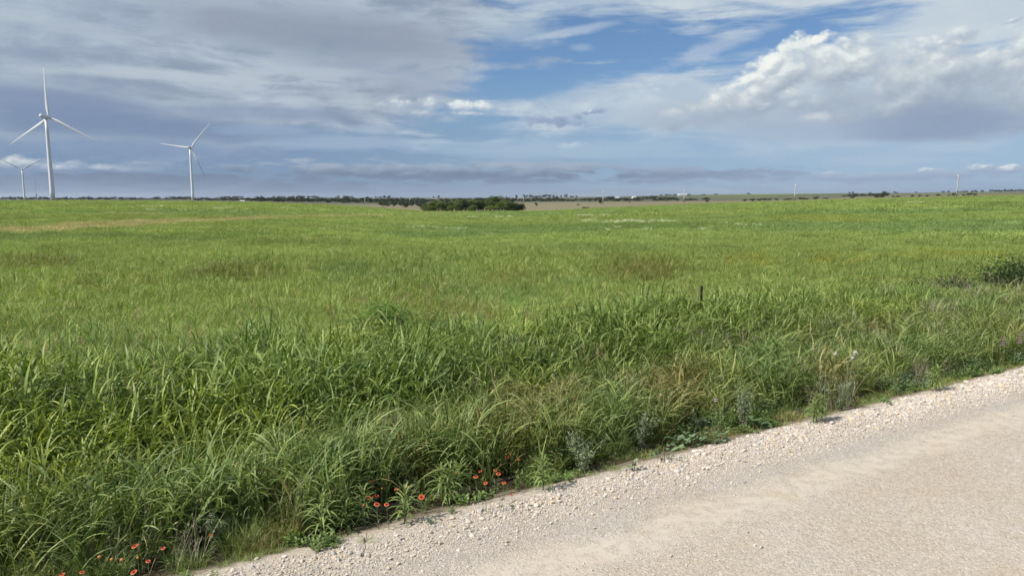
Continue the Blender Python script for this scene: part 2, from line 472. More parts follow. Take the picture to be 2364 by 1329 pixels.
def leaf_mat(name, a, b, dead=None, trans=0.35, rough=0.5, instancer=False, tint_mix=1.0, spec=0.25):
    """foliage: colour between a and b by the leaf's own 'var' value, times the plant's tint"""
    m_, N, out = mat_new(name)
    v = attr(N, 'var', out='Fac')
    base = N.mix(N.step(v, 0.05, 0.9), (*a, 1), (*b, 1))
    if dead is not None: base = N.mix(N.step(v, 0.925, 0.95), base, (*dead, 1))
    if instancer:
        base = N.mix(tint_mix, base, attr(N, 'tint', 'INSTANCER'), 'MULTIPLY')
    rnd = N.new('ShaderNodeObjectInfo').outputs['Random']
    k_ = N.m('MULTIPLY_ADD', rnd, 0.30, 0.85)
    base = N.mix(1.0, base, N.vec(k_, k_, k_), 'MULTIPLY')
    p = N.new('ShaderNodeBsdfPrincipled'); N.put(p.inputs['Base Color'], base)
    p.inputs['Roughness'].default_value = rough; p.inputs['Specular IOR Level'].default_value = spec
    t_ = N.new('ShaderNodeBsdfTranslucent')
    N.put(t_.inputs['Color'], N.mix(1.0, base, (1.15, 1.2, 0.55, 1), 'MULTIPLY'))
    mx = N.new('ShaderNodeMixShader'); mx.inputs[0].default_value = trans
    N.t.links.new(p.outputs[0], mx.inputs[1]); N.t.links.new(t_.outputs[0], mx.inputs[2])
    N.t.links.new(mx.outputs[0], out.inputs['Surface'])
    return m_

# ================================================================== the lie of the land
ROAD_A = R(30.6)
CA, SA = math.cos(ROAD_A), math.sin(ROAD_A)
def uv(x, y): return x*CA + y*SA, -x*SA + y*CA
def xy(u, v): return u*CA - v*SA, u*SA + v*CA

def curve(pts):
    """skyline of a fold of land, given as photograph points -> (azimuth, tangent of elevation)"""
    A, T = [], []
    for px, py in pts:
        d = ray(px, py); A.append(math.atan2(d.x, d.y)); T.append(d.z/math.hypot(d.x, d.y))
    return np.array(A), np.array(T)
R_EDGE = 380.0
C_EDGE = curve([(-500, 466), (0, 464), (450, 465.5), (600, 468.5), (760, 474), (870, 481), (980, 489.5), (1210, 488.5), (1300, 486),
                (1400, 481), (1600, 472), (1840, 465), (2000, 460.5), (2200, 456), (2364, 453), (2900, 448)])
C_TAN = curve([(-500, 464), (0, 463.5), (450, 465), (600, 467), (760, 470.5), (870, 472.5), (980, 474), (1210, 468), (1300, 466.5),
               (1500, 465.8), (1700, 463.5), (1840, 461), (2000, 456), (2200, 451), (2364, 447.5), (2900, 442)])
C_WOOD = curve([(-500, 462), (0, 462), (600, 463.5), (900, 463.5), (1210, 464), (1400, 463), (1600, 461), (1750, 457.5),
                (2000, 451), (2200, 447.5), (2364, 445), (2900, 441)])
C_RIDGE = curve([(-500, 460.5), (0, 460.5), (300, 459.8), (600, 457.3), (1000, 457), (1180, 457), (1300, 455.5), (1400, 454.5),
                 (1500, 451.5), (1600, 450), (1700, 448.8), (1900, 447), (2100, 445.5), (2364, 442), (2900, 439)])
R_RING = np.array([0.0, 28.0, R_EDGE, 900.0, 1800.0, 3300.0, 5200.0, 30000.0])
def land(x, y):
    x = np.asarray(x, float); y = np.asarray(y, float)
    r = np.hypot(x, y); az = np.arctan2(x, y)
    az = np.clip(az, -0.75, 0.75)
    te = [np.interp(az, *c_) for c_ in (C_EDGE, C_TAN, C_WOOD, C_RIDGE)]
    z0 = np.full_like(r, -0.12)
    zs = [z0, z0] + [CAM_H + R_RING[i+2]*te[i] for i in range(4)]
    zs += [zs[-1]-6.0, zs[-1]-160.0]
    out = zs[0].copy()
    for i in range(len(R_RING)-1):
        lo, hi = R_RING[i], R_RING[i+1]
        t_ = np.clip((r-lo)/(hi-lo), 0, 1)
        out = np.where(r >= lo, zs[i]*(1-t_) + zs[i+1]*t_, out)
    u, v = uv(x, y)
    near = 1-sstep(r, 120, 400)
    ditch = -0.30*np.exp(-((v-9.2)/1.3)**2)*near
    ditch = ditch + np.where(v < 7.2, 0.02*near, 0)
    out = out + ditch + near*sstep(v, 12, 24)*(fbm(x, y, 14, 3, 5)-0.5)*0.22
    out = out + (fbm(x, y, 320, 3, 9)-0.5)*np.clip((r-600)/2500, 0, 1)*4.0
    out = out - 0.10*(1-sstep(v, 6.2, 7.1))*near
    return out
def gz(x, y): return float(land(np.array([x]), np.array([y]))[0])
def ground_at(px, py, rmax=6000.0):
    """where the sight line through a photograph pixel meets the land"""
    d = ray(px, py); h = math.hypot(d.x, d.y)
    rr = np.concatenate([np.linspace(3, 60, 2400), np.geomspace(60.05, rmax, 4000)])
    zz = CAM_H + rr*d.z/h
    g = land(rr*d.x/h, rr*d.y/h)
    k_ = np.argmax(zz <= g)
    return rr[k_]*d.x/h, rr[k_]*d.y/h, float(g[k_])
def at_range(px, r):
    """ground point at distance r in the direction of photograph column px"""
    d = ray(px, 458.0); h = math.hypot(d.x, d.y)
    x, y = d.x/h*r, d.y/h*r
    return x, y, gz(x, y)
def project(x, y, z):
    dz_ = np.asarray(z)-CAM_H
    c, s = math.cos(PITCH), math.sin(PITCH)
    f = np.asarray(y)*c - dz_*s
    return 1182 + FPX*np.asarray(x)/f, 664.5 - FPX*(np.asarray(y)*s + dz_*c)/f

# ------------------------------------------------------------------ what grows where (colour of the sward)
G0 = np.array([0.252, 0.330, 0.094])
PATCHES = []    # (world x, y, half width across, half depth along the view, turn, colour, strength)
def patch(px, py, rx, ry, colr, k=0.8, slope=0.0):
    x, y, z = ground_at(px, py)
    x1, y1, _ = ground_at(px+rx, py - slope*rx); _, _, _ = 0, 0, 0
    xa, ya, _ = ground_at(px, py-ry); xb, yb, _ = ground_at(px, py+ry)
    w_ = math.hypot(x1-x, y1-y); turn = math.atan2(y1-y, x1-x)
    dpt = max(math.hypot(xa-x, ya-y), math.hypot(xb-x, yb-y))*0.5 + 0.5*min(math.hypot(xa-x, ya-y), math.hypot(xb-x, yb-y))
    PATCHES.append((x, y, w_, dpt, turn, np.array(colr), k))
TAN = (0.410, 0.370, 0.190); BRN = (0.205, 0.220, 0.062); YEL = (0.285, 0.300, 0.055); BLU = (0.160, 0.265, 0.100); DKG = (0.170, 0.248, 0.070); LTG = (0.272, 0.340, 0.098); BLD = (0.140, 0.228, 0.078)
for p_ in ((60, 530, 160, 9, TAN, 0.9), (230, 521, 150, 9, TAN, 0.9, 0.06), (390, 513, 150, 6, TAN, 0.8, 0.05), (560, 506, 150, 3.5, TAN, 0.65, 0.03), (780, 499, 170, 3, TAN, 0.7, 0.0),
           (1000, 496, 120, 2, TAN, 0.4), (260, 494, 120, 3, TAN, 0.3), (330, 494, 90, 2.5, TAN, 0.35),
           (130, 550, 330, 12, DKG, 0.75), (480, 546, 190, 9, DKG, 0.6), (80, 612, 110, 16, BRN, 0.85), (560, 636, 110, 18, BRN, 0.75), (230, 664, 150, 14, BRN, 0.55),
           (1480, 636, 120, 20, BRN, 0.85), (1200, 652, 90, 14, BRN, 0.6), (1720, 610, 100, 15, YEL, 0.85), (2110, 592, 190, 14, YEL, 0.75), (1940, 606, 90, 9, YEL, 0.75),
           (1130, 688, 150, 22, BLU, 0.35), (790, 626, 90, 14, BLD, 0.65), (1340, 660, 70, 16, BLD, 0.6), (1000, 605, 120, 10, BLD, 0.5), (820, 650, 140, 12, BLD, 0.4), (990, 640, 120, 14, BLU, 0.45),
           (90, 690, 190, 26, LTG, 0.75), (560, 705, 260, 18, LTG, 0.5), (1350, 525, 420, 9, DKG, 0.6), (1600, 522, 260, 6, DKG, 0.6), (980, 545, 220, 8, BLD, 0.45),
           (1850, 502, 150, 5, YEL, 0.55), (1960, 512, 130, 4, YEL, 0.5), (2300, 474, 150, 7, DKG, 0.8), (2150, 480, 150, 4, LTG, 0.6), (1380, 575, 250, 8, BLD, 0.4), (650, 512, 60, 3, DKG, 0.8),
           (900, 700, 130, 12, BRN, 0.45), (1050, 725, 130, 14, (0.24, 0.20, 0.08), 0.35), (1800, 545, 300, 9, LTG, 0.5), (300, 480, 300, 6, LTG, 0.5), (760, 520, 200, 6, LTG, 0.4)):
    patch(*p_)
PARR = PATCHES
def sward(x, y):
    """colour of the pasture at a place"""
    x = np.asarray(x, float); y = np.asarray(y, float)
    r = np.hypot(x, y)
    n1 = fbm(x, y, 9, 3, 21)[..., None]; n2 = fbm(x*0.5, y, 34, 3, 33)[..., None]; n3 = fbm(x, y, 2.2, 2, 44)[..., None]; n4 = fbm(x*0.35, y, 90, 3, 61)[..., None]
    c_ = G0*(0.80+0.40*n1)
    c_ = c_*(1-0.25*sstep(n2, 0.5, 0.72)) + np.array(BRN)*1.15*0.25*sstep(n2, 0.5, 0.72)
    c_ = c_*(1-0.5*sstep(1-n2, 0.5, 0.72)) + np.array(BLU)*0.5*sstep(1-n2, 0.5, 0.72)
    c_ = c_*(1-0.45*sstep(n4, 0.5, 0.7)) + np.array(LTG)*0.45*sstep(n4, 0.5, 0.7)
    c_ = c_*(0.86+0.28*n3)
    w = (fbm(x, y, 3.0, 3, 71)-0.5)
    for (px_, py_, a_, b_, tr, cc_, k_) in PARR:
        dx_ = x-px_; dy_ = y-py_
        # the patch's own frame: across (turn) and towards the viewer's side of it
        e1 = (math.cos(tr), math.sin(tr)); rad = (px_/math.hypot(px_, py_), py_/math.hypot(px_, py_))
        det = e1[0]*rad[1]-e1[1]*rad[0]
        p = (dx_*rad[1]-dy_*rad[0])/det/a_; q = (e1[0]*dy_-e1[1]*dx_)/det/b_
        f = 1-np.sqrt(p*p+q*q) + w*0.9 + (fbm(x, y, max(4.0, b_*0.5), 3, 91)-0.5)*1.1
        f = (sstep(f, 0.0, 0.40)*k_)[..., None]
        c_ = c_*(1-f) + cc_*f*(0.85+0.3*n3)
    far = sstep(r, 60, 380)[..., None]
    return c_*(1-0.0*far)
def far_land(x, y, r, az):
    """fields and slopes beyond the pasture"""
    n1 = fbm(x, y, 160, 3, 101); n2 = fbm(x*0.6, y, 700, 3, 131)
    tan = np.array([0.182, 0.162, 0.100]); olive = np.array([0.088, 0.098, 0.060]); grey = np.array([0.110, 0.108, 0.074]); green = np.array([0.125, 0.155, 0.060])
    px_ = np.degrees(az)
    w_tan = (1-sstep(r, 820, 1000))*sstep(px_, -17, -12)*(1-sstep(px_, 26, 30))
    c_ = olive[None]*(0.75+0.5*n1[:, None])  # dark olive and grey carry the cloud shade over the far hills
    g = sstep(n2, 0.45, 0.6)[:, None]; c_ = c_*(1-g)+grey*g*(0.8+0.4*n1[:, None])
    gr = (sstep(px_, 12, 20)*sstep(r, 1500, 2300)*sstep(fbm(x*0.7, y, 520, 2, 7), 0.36, 0.5))[:, None]
    c_ = c_*(1-gr)+green*gr
    w_t2 = (sstep(px_, 22, 27)*sstep(r, 420, 520)*(1-sstep(r, 1100, 1500))*0.6)[:, None]
    c_ = c_*(1-w_t2)+np.array([0.165, 0.15, 0.085])*w_t2
    c_ = c_*(1-w_tan[:, None]) + tan*(0.85+0.3*n1[:, None])*w_tan[:, None]
    return c_

def build_ground():
    az = np.concatenate([np.radians(np.arange(-60, 60.01, 0.25)), np.radians(np.arange(64, 300, 4.0))])
    rr = np.concatenate([np.arange(0.0, 32, 0.4), np.geomspace(32.3, 30000, 360)])
    A, RR = np.meshgrid(az, rr, indexing='xy')          # rows: radius
    X = RR*np.sin(A); Y = RR*np.cos(A)
    Z = land(X.ravel(), Y.ravel())
    x = X.ravel(); y = Y.ravel(); r = RR.ravel(); a = A.ravel()
    c_ = sward(x, y)
    edge = sstep(r, R_EDGE-6, R_EDGE+4)[:, None]
    aa = np.where(a > math.pi, a-2*math.pi, a)
    c_ = c_*(1-edge) + far_land(x, y, r, np.clip(aa, -0.75, 0.75))*edge
    u, v = uv(x, y)
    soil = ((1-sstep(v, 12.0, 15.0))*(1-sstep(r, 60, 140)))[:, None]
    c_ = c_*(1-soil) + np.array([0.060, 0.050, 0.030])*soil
    near_pasture = (sstep(v, 12.0, 15.0)*(1-sstep(r, 110, 330)))[:, None]
    c_ = c_*(1-0.35*near_pasture)  # ground colour darker under the nearer pasture
    nr, nc = RR.shape
    i = np.arange(nr-1)[:, None]*nc + np.arange(nc)[None, :]
    j = np.arange(nr-1)[:, None]*nc + (np.arange(nc)[None, :]+1) % nc
    F = np.stack([i, j, j+nc, i+nc], -1).reshape(-1, 4)[:, ::-1]
    m_, N, out = mat_new('ground_soil_and_sward')
    base = attr(N, 'ground_colour')
    pos = N.new('ShaderNodeNewGeometry').outputs['Position']
    fine = N.noise(N.vmul(pos, (1.0, 1.0, 0.0)), 1.6, 6, 0.7)
    mid = N.noise(N.vmul(pos, (0.05, 0.12, 0.0)), 1.0, 5, 0.65)
    k_ = N.add(N.m('MULTIPLY_ADD', N.sub(fine, 0.5), 0.9, 1.0), N.mul(N.sub(mid, 0.5), 0.5))
    principled(N, out, N.mix(1.0, base, N.vec(k_, k_, k_), 'MULTIPLY'), 0.95, 0.05, normal=bump(N, fine, 0.8, 0.25))
    me = mesh_np('ground', np.stack([x, y, Z], -1), F, (m_,), True, {'ground_colour': c_})
    return tag(mesh_obj('ground', me), kind='structure')
build_ground()

# ------------------------------------------------------------------ gravel road
EDGE_V = 6.66
def edge_v(u): return EDGE_V + 0.24*(fbm(np.asarray(u, float), np.zeros_like(np.asarray(u, float)), 2.2, 3, 3)-0.5)*2 + 0.10*(vnoise(np.asarray(u, float), np.asarray(u, float)*0, 0.5, 8)-0.5)
def road_z(u, v):
    u = np.asarray(u, float); v = np.asarray(v, float)
    z = -0.012*np.abs(v-1.0)                                   # crown
    z = z + 0.030*np.exp(-((v-6.25)/0.36)**2)*(0.7+0.6*vnoise(u, v, 1.7, 14))     # windrow of loose stone
    z = z - 0.018*np.exp(-((v-5.3)/0.28)**2) - 0.012*np.exp(-((v-3.6)/0.4)**2)
    z = z + 0.016*(fbm(u, v, 0.9, 3, 51)-0.5)
    z = z - 0.16*sstep(v, 6.65, 7.4)
    return z + 0.06
def build_road():
    us = np.concatenate([np.arange(-60, -8, 1.0), np.arange(-8, 26, 0.09), np.arange(26, 160, 0.8)])
    vs = np.concatenate([np.arange(-9, 2, 0.5), np.arange(2, 7.71, 0.07)])
    U, V = np.meshgrid(us, vs, indexing='xy')
    X, Y = xy(U, V)
    Z = road_z(U, V)
    nr, nc = U.shape
    i = np.arange(nr-1)[:, None]*nc + np.arange(nc-1)[None, :]
    F = np.stack([i, i+1, i+nc+1, i+nc], -1).reshape(-1, 4)
    m_, N, out = mat_new('crushed_limestone')
    pos = N.new('ShaderNodeNewGeometry').outputs['Position']
    va = attr(N, 'across', out='Fac')
    big = N.noise(pos, 0.8, 5, 0.55); mid = N.noise(pos, 6.0, 5, 0.6); fin = N.noise(pos, 60.0, 4, 0.65)
    nodeV = N.new('ShaderNodeTexVoronoi'); nodeV.inputs['Scale'].default_value = 85.0; N.put(nodeV.inputs['Vector'], pos)
    nodeW = N.new('ShaderNodeTexVoronoi'); nodeW.inputs['Scale'].default_value = 34.0; N.put(nodeW.inputs['Vector'], pos)
    gr = N.sep(nodeV.outputs['Color'])[0]; gr2 = N.sep(nodeW.outputs['Color'])[0]
    base = N.mix(N.step(big, 0.35, 0.65), (0.440, 0.375, 0.300, 1), (0.460, 0.405, 0.340, 1))
    vj = N.add(va, N.mul(N.sub(big, 0.5), 0.9))
    dust = N.m('MULTIPLY', N.step(vj, 4.75, 5.15), N.step(vj, 5.30, 5.60, 1.0, 0.0))
    dust = N.mul(dust, N.step(mid, 0.30, 0.60))
    base = N.mix(N.mul(dust, 0.6), base, (0.495, 0.435, 0.350, 1))
    ochre = N.mul(N.step(N.noise(pos, 1.6, 4, 0.6), 0.50, 0.66), 0.38)
    base = N.mix(ochre, base, (0.415, 0.325, 0.220, 1))
    grey = N.m('MULTIPLY', N.step(vj, 5.45, 5.7), N.step(vj, 5.95, 6.25, 1.0, 0.0))
    base = N.mix(N.mul(grey, 0.4), base, (0.365, 0.330, 0.305, 1))
    coarse = N.sub(1.0, N.mul(dust, 0.85))
    k_ = N.add(1.0, N.mul(N.sub(gr, 0.5), 0.36, coarse), N.mul(N.sub(gr2, 0.5), 0.22, coarse), N.mul(N.sub(fin, 0.5), 0.38), N.mul(N.sub(mid, 0.5), 0.20))
    base = N.mix(1.0, base, N.vec(k_, k_, k_), 'MULTIPLY')
    soil = N.step(N.add(va, N.mul(N.sub(mid, 0.5), 0.5)), 6.72, 7.0)
    base = N.mix(soil, base, (0.20, 0.165, 0.115, 1))
    h = N.add(N.mul(nodeV.outputs['Distance'], -0.35, coarse), N.mul(nodeW.outputs['Distance'], -0.5, coarse), N.mul(fin, 0.3), N.mul(gr, 0.35, coarse), N.mul(gr2, 0.5, coarse))
    principled(N, out, base, 0.93, 0.12, normal=bump(N, h, 0.75, 0.016))
    me = mesh_np('road', np.stack([X.ravel(), Y.ravel(), Z.ravel()], -1), F, (m_,), True, {'across': V.ravel()})
    return tag(mesh_obj('road', me), kind='structure')
build_road()
def surf_z(x, y):
    """top of road or land"""
    u, v = uv(np.asarray(x, float), np.asarray(y, float))
    return np.where(v < 7.7, np.maximum(road_z(u, v), land(x, y)), land(x, y))
def surf_at(px, py):
    d = ray(px, py); h = math.hypot(d.x, d.y)
    rr = np.linspace(4, 80, 7600)
    zz = CAM_H + rr*d.z/h
    g = surf_z(rr*d.x/h, rr*d.y/h)
    k_ = np.argmax(zz <= g)
    return rr[k_]*d.x/h, rr[k_]*d.y/h, float(g[k_])

# ================================================================== scattering (geometry nodes, only for what nobody could count)
def scatter(name, protos, pos, rot, scl, idx, tint=None):
    """one object that sets copies of the prototype meshes on points"""
    n = len(pos)
    me = bpy.data.meshes.new(name)
    me.vertices.add(n); me.vertices.foreach_set('co', np.asarray(pos, np.float32).ravel())
    def va_(k_, typ, fld, arr):
        a_ = me.attributes.new(k_, typ, 'POINT'); a_.data.foreach_set(fld, np.ascontiguousarray(arr).ravel())
    va_('turn', 'FLOAT_VECTOR', 'vector', np.asarray(rot, np.float32))
    va_('size', 'FLOAT_VECTOR', 'vector', np.asarray(scl, np.float32))
    va_('which', 'INT', 'value', np.asarray(idx, np.int32))
    if tint is not None: va_('tint', 'FLOAT_VECTOR', 'vector', np.asarray(tint, np.float32))
    o = mesh_obj(name, me)
    g = bpy.data.node_groups.new(name + '_scatter', 'GeometryNodeTree')
    g.interface.new_socket('Geometry', in_out='INPUT', socket_type='NodeSocketGeometry')
    g.interface.new_socket('Geometry', in_out='OUTPUT', socket_type='NodeSocketGeometry')
    gi = g.nodes.new('NodeGroupInput'); go = g.nodes.new('NodeGroupOutput')
    iop = g.nodes.new('GeometryNodeInstanceOnPoints')
    j = g.nodes.new('GeometryNodeGeometryToInstance')
    for p in reversed(protos):
        oi = g.nodes.new('GeometryNodeObjectInfo'); oi.inputs['Object'].default_value = p
        oi.inputs['As Instance'].default_value = False
        g.links.new(oi.outputs['Geometry'], j.inputs[0])
    def na(k_, typ):
        n_ = g.nodes.new('GeometryNodeInputNamedAttribute'); n_.data_type = typ; n_.inputs[0].default_value = k_
        return n_.outputs[0]
    g.links.new(gi.outputs[0], iop.inputs['Points']); g.links.new(j.outputs[0], iop.inputs['Instance'])
    iop.inputs['Pick Instance'].default_value = True
    g.links.new(na('which', 'INT'), iop.inputs['Instance Index'])
    e2r = g.nodes.new('FunctionNodeEulerToRotation')
    g.links.new(na('turn', 'FLOAT_VECTOR'), e2r.inputs[0]); g.links.new(e2r.outputs[0], iop.inputs['Rotation'])
    g.links.new(na('size', 'FLOAT_VECTOR'), iop.inputs['Scale'])
    g.links.new(iop.outputs[0], go.inputs[0])
    md = o.modifiers.new('scatter', 'NODES'); md.node_group = g
    return o
def proto(name, me): return bpy.data.objects.new(name, me)      # kept out of the scene: only a source for scatter()
def in_view(x, y, z, m=140, top=-200):
    px_, py_ = project(x, y, z)
    f = y*math.cos(PITCH) - (np.asarray(z)-CAM_H)*math.sin(PITCH)
    return (f > 0.5) & (px_ > -m) & (px_ < 2364+m) & (py_ < 1329+m*1.3) & (py_ > top)

# ------------------------------------------------------------------ loose stones
def stone_mesh(seed):
    bm = bmesh.new(); bmesh.ops.create_icosphere(bm, subdivisions=2, radius=0.5)
    rs = random.Random(seed)
    sq = (rs.uniform(0.85, 1.25), rs.uniform(0.7, 1.0), rs.uniform(0.5, 0.8))
    cuts = []
    for _ in range(12):
        d = Vector((rs.gauss(0, 1), rs.gauss(0, 1), rs.gauss(0, 1))).normalized(); cuts.append((d, rs.uniform(0.20, 0.36)))
    for v_ in bm.verts:
        for d, k_ in cuts:
            t_ = v_.co.dot(d)
            if t_ > k_: v_.co -= d*(t_-k_)
        v_.co = Vector((v_.co.x*sq[0], v_.co.y*sq[1], v_.co.z*sq[2]))
        v_.co += Vector((rs.gauss(0, .012), rs.gauss(0, .012), rs.gauss(0, .012)))
    me = bpy.data.meshes.new('stone'); bm.to_mesh(me); bm.free()
    return me
def stone_mat():
    m_, N, out = mat_new('limestone_pebble')
    rnd = N.new('ShaderNodeObjectInfo').outputs['Random']
    base = N.ramp(rnd, ((0.0, (0.37, 0.33, 0.29, 1)), (0.35, (0.46, 0.42, 0.375, 1)), (0.62, (0.50, 0.43, 0.35, 1)), (0.80, (0.45, 0.355, 0.235, 1)), (0.90, (0.54, 0.50, 0.455, 1)), (1.0, (0.31, 0.28, 0.25, 1))))
    obj = N.new('ShaderNodeTexCoord').outputs['Object']
    n = N.noise(obj, 3.0, 4, 0.6); k_ = N.m('MULTIPLY_ADD', n, 0.5, 0.85)
    principled(N, out, N.mix(1.0, base, N.vec(k_, k_, k_), 'MULTIPLY'), 0.9, 0.15)
    return m_
SM = stone_mat()
stones = []
for k in range(6):
    me = stone_mesh(40+k); me.materials.append(SM); stones.append(proto('stone', me))
def stone_field():
    P, S = [], []
    # the windrow
    n = 200000
    u = rng.uniform(-7, 30, n); v = rng.uniform(5.4, 7.15, n)
    ev = edge_v(u)
    dn = np.exp(-((v-5.98)/0.19)**2)*1.0 + np.exp(-((v-6.42)/0.24)**2)*0.8 + 0.26*((v > 5.75) & (v < ev))
    dn *= 0.35+0.9*fbm(u, v, 0.7, 3, 77)
    dn *= np.clip((ev+0.32-v)/0.36, 0, 1)
    keep = rng.uniform(0, 1, n) < dn
    s = 0.007+0.010*rng.uniform(0, 1, n)**2 + 0.030*(rng.uniform(0, 1, n) > 0.95)*rng.uniform(0.1, 1, n)**1.5
    s *= 0.70+0.60*sstep(v, 5.7, 6.3)
    s *= np.clip(0.55 + 0.05*(np.hypot(*xy(u, v))), 0.9, 1.35)
    P.append(np.stack([u, v], -1)[keep]); S.append(s[keep])
    # scattered over the running surface
    n = 46000
    u = rng.uniform(-2, 30, n); v = rng.uniform(2.2, 5.9, n)
    dn = 0.35*sstep(fbm(u, v, 1.1, 3, 88), 0.35, 0.7)*(1-0.75*np.exp(-((v-5.2)/0.3)**2)) + 0.5*sstep(v, 5.4, 5.8)
    keep = rng.uniform(0, 1, n) < dn
    s = 0.007+0.010*rng.uniform(0, 1, n)**3 + 0.016*(rng.uniform(0, 1, n) > 0.985)
    P.append(np.stack([u, v], -1)[keep]); S.append(s[keep])
    P = np.concatenate(P); S = np.concatenate(S)
    x, y = xy(P[:, 0], P[:, 1]); z = surf_z(x, y)
    ok = in_view(x, y, z, 60)
    x, y, z, S = x[ok], y[ok], z[ok], S[ok]
    n = len(x)
    rot = np.stack([rng.normal(0, .35, n), rng.normal(0, .35, n), rng.uniform(0, 6.28, n)], -1)
    o = scatter('gravel', stones, np.stack([x, y, z+S*0.18], -1), rot, np.stack([S*2]*3, -1), rng.integers(0, 6, n))
    return tag(o, 'loose pale limestone gravel windrowed along the road edge', 'gravel', kind='stuff')
stone_field()

# ================================================================== grasses
def blades(base, az, th, bend, L, w, n, prof, var, twist=0.0, seed=0):
    """ribbons: arrays over N blades -> verts, quads, var"""
    N_ = len(az)
    P = np.zeros((N_, n+1, 2, 3)); p = np.array(base, float)
    h = np.stack([np.cos(az), np.sin(az), np.zeros(N_)], -1); up = np.array([0, 0, 1.0])
    sd = np.stack([-np.sin(az), np.cos(az), np.zeros(N_)], -1)
    tw = np.asarray(twist)*np.ones(N_)
    for i in range(n+1):
        t_ = i/n
        ang = th - bend*t_**1.3
        dirn = h*np.cos(ang)[:, None] + up*np.sin(ang)[:, None]
        nor = np.cross(dirn, sd)
        s_ = sd*np.cos(tw*t_)[:, None] + nor*np.sin(tw*t_)[:, None]
        ww = np.interp(t_, np.linspace(0, 1, len(prof)), prof)*w/2
        P[:, i, 0] = p - s_*ww[:, None]; P[:, i, 1] = p + s_*ww[:, None]
        p = p + dirn*(L/n)[:, None]
    V = P.reshape(-1, 3)
    b = (np.arange(N_)*(n+1)*2)[:, None, None] + (np.arange(n)*2)[None, :, None]
    F = (b + np.array([0, 1, 3, 2])[None, None, :]).reshape(-1, 4)
    return V, F, np.repeat(var, (n+1)*2)
class Clump:
    def __init__(s): s.V = []; s.F = []; s.A = []; s.n = 0
    def add(s, V, F, A):
        s.V.append(V); s.F.append(F+s.n); s.A.append(A); s.n += len(V)
    def obj(s, name, mat):
        me = mesh_np(name, np.concatenate(s.V), np.concatenate(s.F), (mat,), True, {'var': np.concatenate(s.A)})
        return proto(name, me)

LEAFP = (0.55, 0.9, 1.0, 0.85, 0.55, 0.06)
M_TALL = leaf_mat('tall_grass_leaf', (0.42, 0.54, 0.36), (1.50, 1.40, 1.50), (1.7, 1.3, 1.6), 0.30, 0.5, True, spec=0.27)
M_FIELD = leaf_mat('pasture_leaf', (0.70, 0.80, 0.70), (1.35, 1.22, 1.20), (1.9, 1.35, 1.9), 0.30, 0.55, True, spec=0.25)
M_DRY = leaf_mat('dry_stalk', (0.20, 0.165, 0.115), (0.44, 0.38, 0.28), None, 0.15, 0.8, False, spec=0.1)
M_SEED = leaf_mat('seed_head', (0.23, 0.165, 0.090), (0.44, 0.34, 0.200), None, 0.2, 0.8, False, spec=0.1)
M_FORB = leaf_mat('weed_leaf', (0.105, 0.165, 0.042), (0.215, 0.285, 0.095), None, 0.30, 0.5, True, spec=0.3)

def tall_clump(seed, stems=6, hmin=0.75, hmax=1.15, spread=0.16, leafw=0.0225, panicle=0.0):
    r_ = np.random.default_rng(seed); c_ = Clump()
    for k in range(stems):
        hgt = r_.uniform(hmin, hmax); az = r_.uniform(0, 6.28); b0 = np.array([r_.normal(0, spread), r_.normal(0, spread), -0.05])
        lean = r_.uniform(0.02, 0.24)
        V, F, A = blades(b0[None], np.array([az]), np.array([1.57-lean*0.4]), np.array([lean]), np.array([hgt]), np.array([0.008]), 4, (1, .9, .7, .4), np.array([r_.uniform(.2, .6)]))
        c_.add(V, F, A)
        V2, F2, A2 = blades(b0[None], np.array([az+1.57]), np.array([1.57]), np.array([0.0]), np.array([hgt*0.8]), np.array([0.008]), 1, (1, .6), np.array([.35]))
        c_.add(V2, F2, A2)
        mid = V.reshape(5, 2, 3).mean(1)
        nl = r_.integers(6, 9)
        f = np.sort(r_.uniform(0.10, 1.0, nl)); f[-1] = 1.0; f[-2] = 0.93
        pos = np.stack([np.interp(f*4, np.arange(5), mid[:, i]) for i in range(3)], -1)
        la = az + np.cumsum(np.full(nl, 3.14)) + r_.normal(0, .6, nl)
        L = r_.uniform(.36, .78, nl)*np.where(f > .9, .8, 1); w = r_.uniform(.7, 1.35, nl)*leafw
        th = r_.uniform(.95, 1.42, nl); bd = r_.uniform(.5, 2.3, nl)
        var = r_.uniform(0, .92, nl); var = np.where((r_.uniform(0, 1, nl) < .30) & (f < .45), 0.97, var)
        c_.add(*blades(pos, la, th, bd, L, w, 6, LEAFP, var, r_.normal(0, .7, nl)))
    return c_
def tuft(seed, n, hmin, hmax, spread, w, bend=(.4, 1.6), segs=4, dead=.08):
    r_ = np.random.default_rng(seed); c_ = Clump()
    rad = spread*np.sqrt(r_.uniform(0, 1, n)); a = r_.uniform(0, 6.28, n)
    base = np.stack([rad*np.cos(a), rad*np.sin(a), np.full(n, -.03)], -1)
    var = r_.uniform(0, .92, n); var = np.where(r_.uniform(0, 1, n) < dead, .97, var)
    c_.add(*blades(base, a+r_.normal(0, 1.0, n), r_.uniform(1.05, 1.5, n), r_.uniform(bend[0], bend[1], n), r_.uniform(hmin, hmax, n), w*r_.uniform(.7, 1.3, n), segs, (.7, 1, .9, .6, .06), var, r_.normal(0, .6, n)))
    return c_
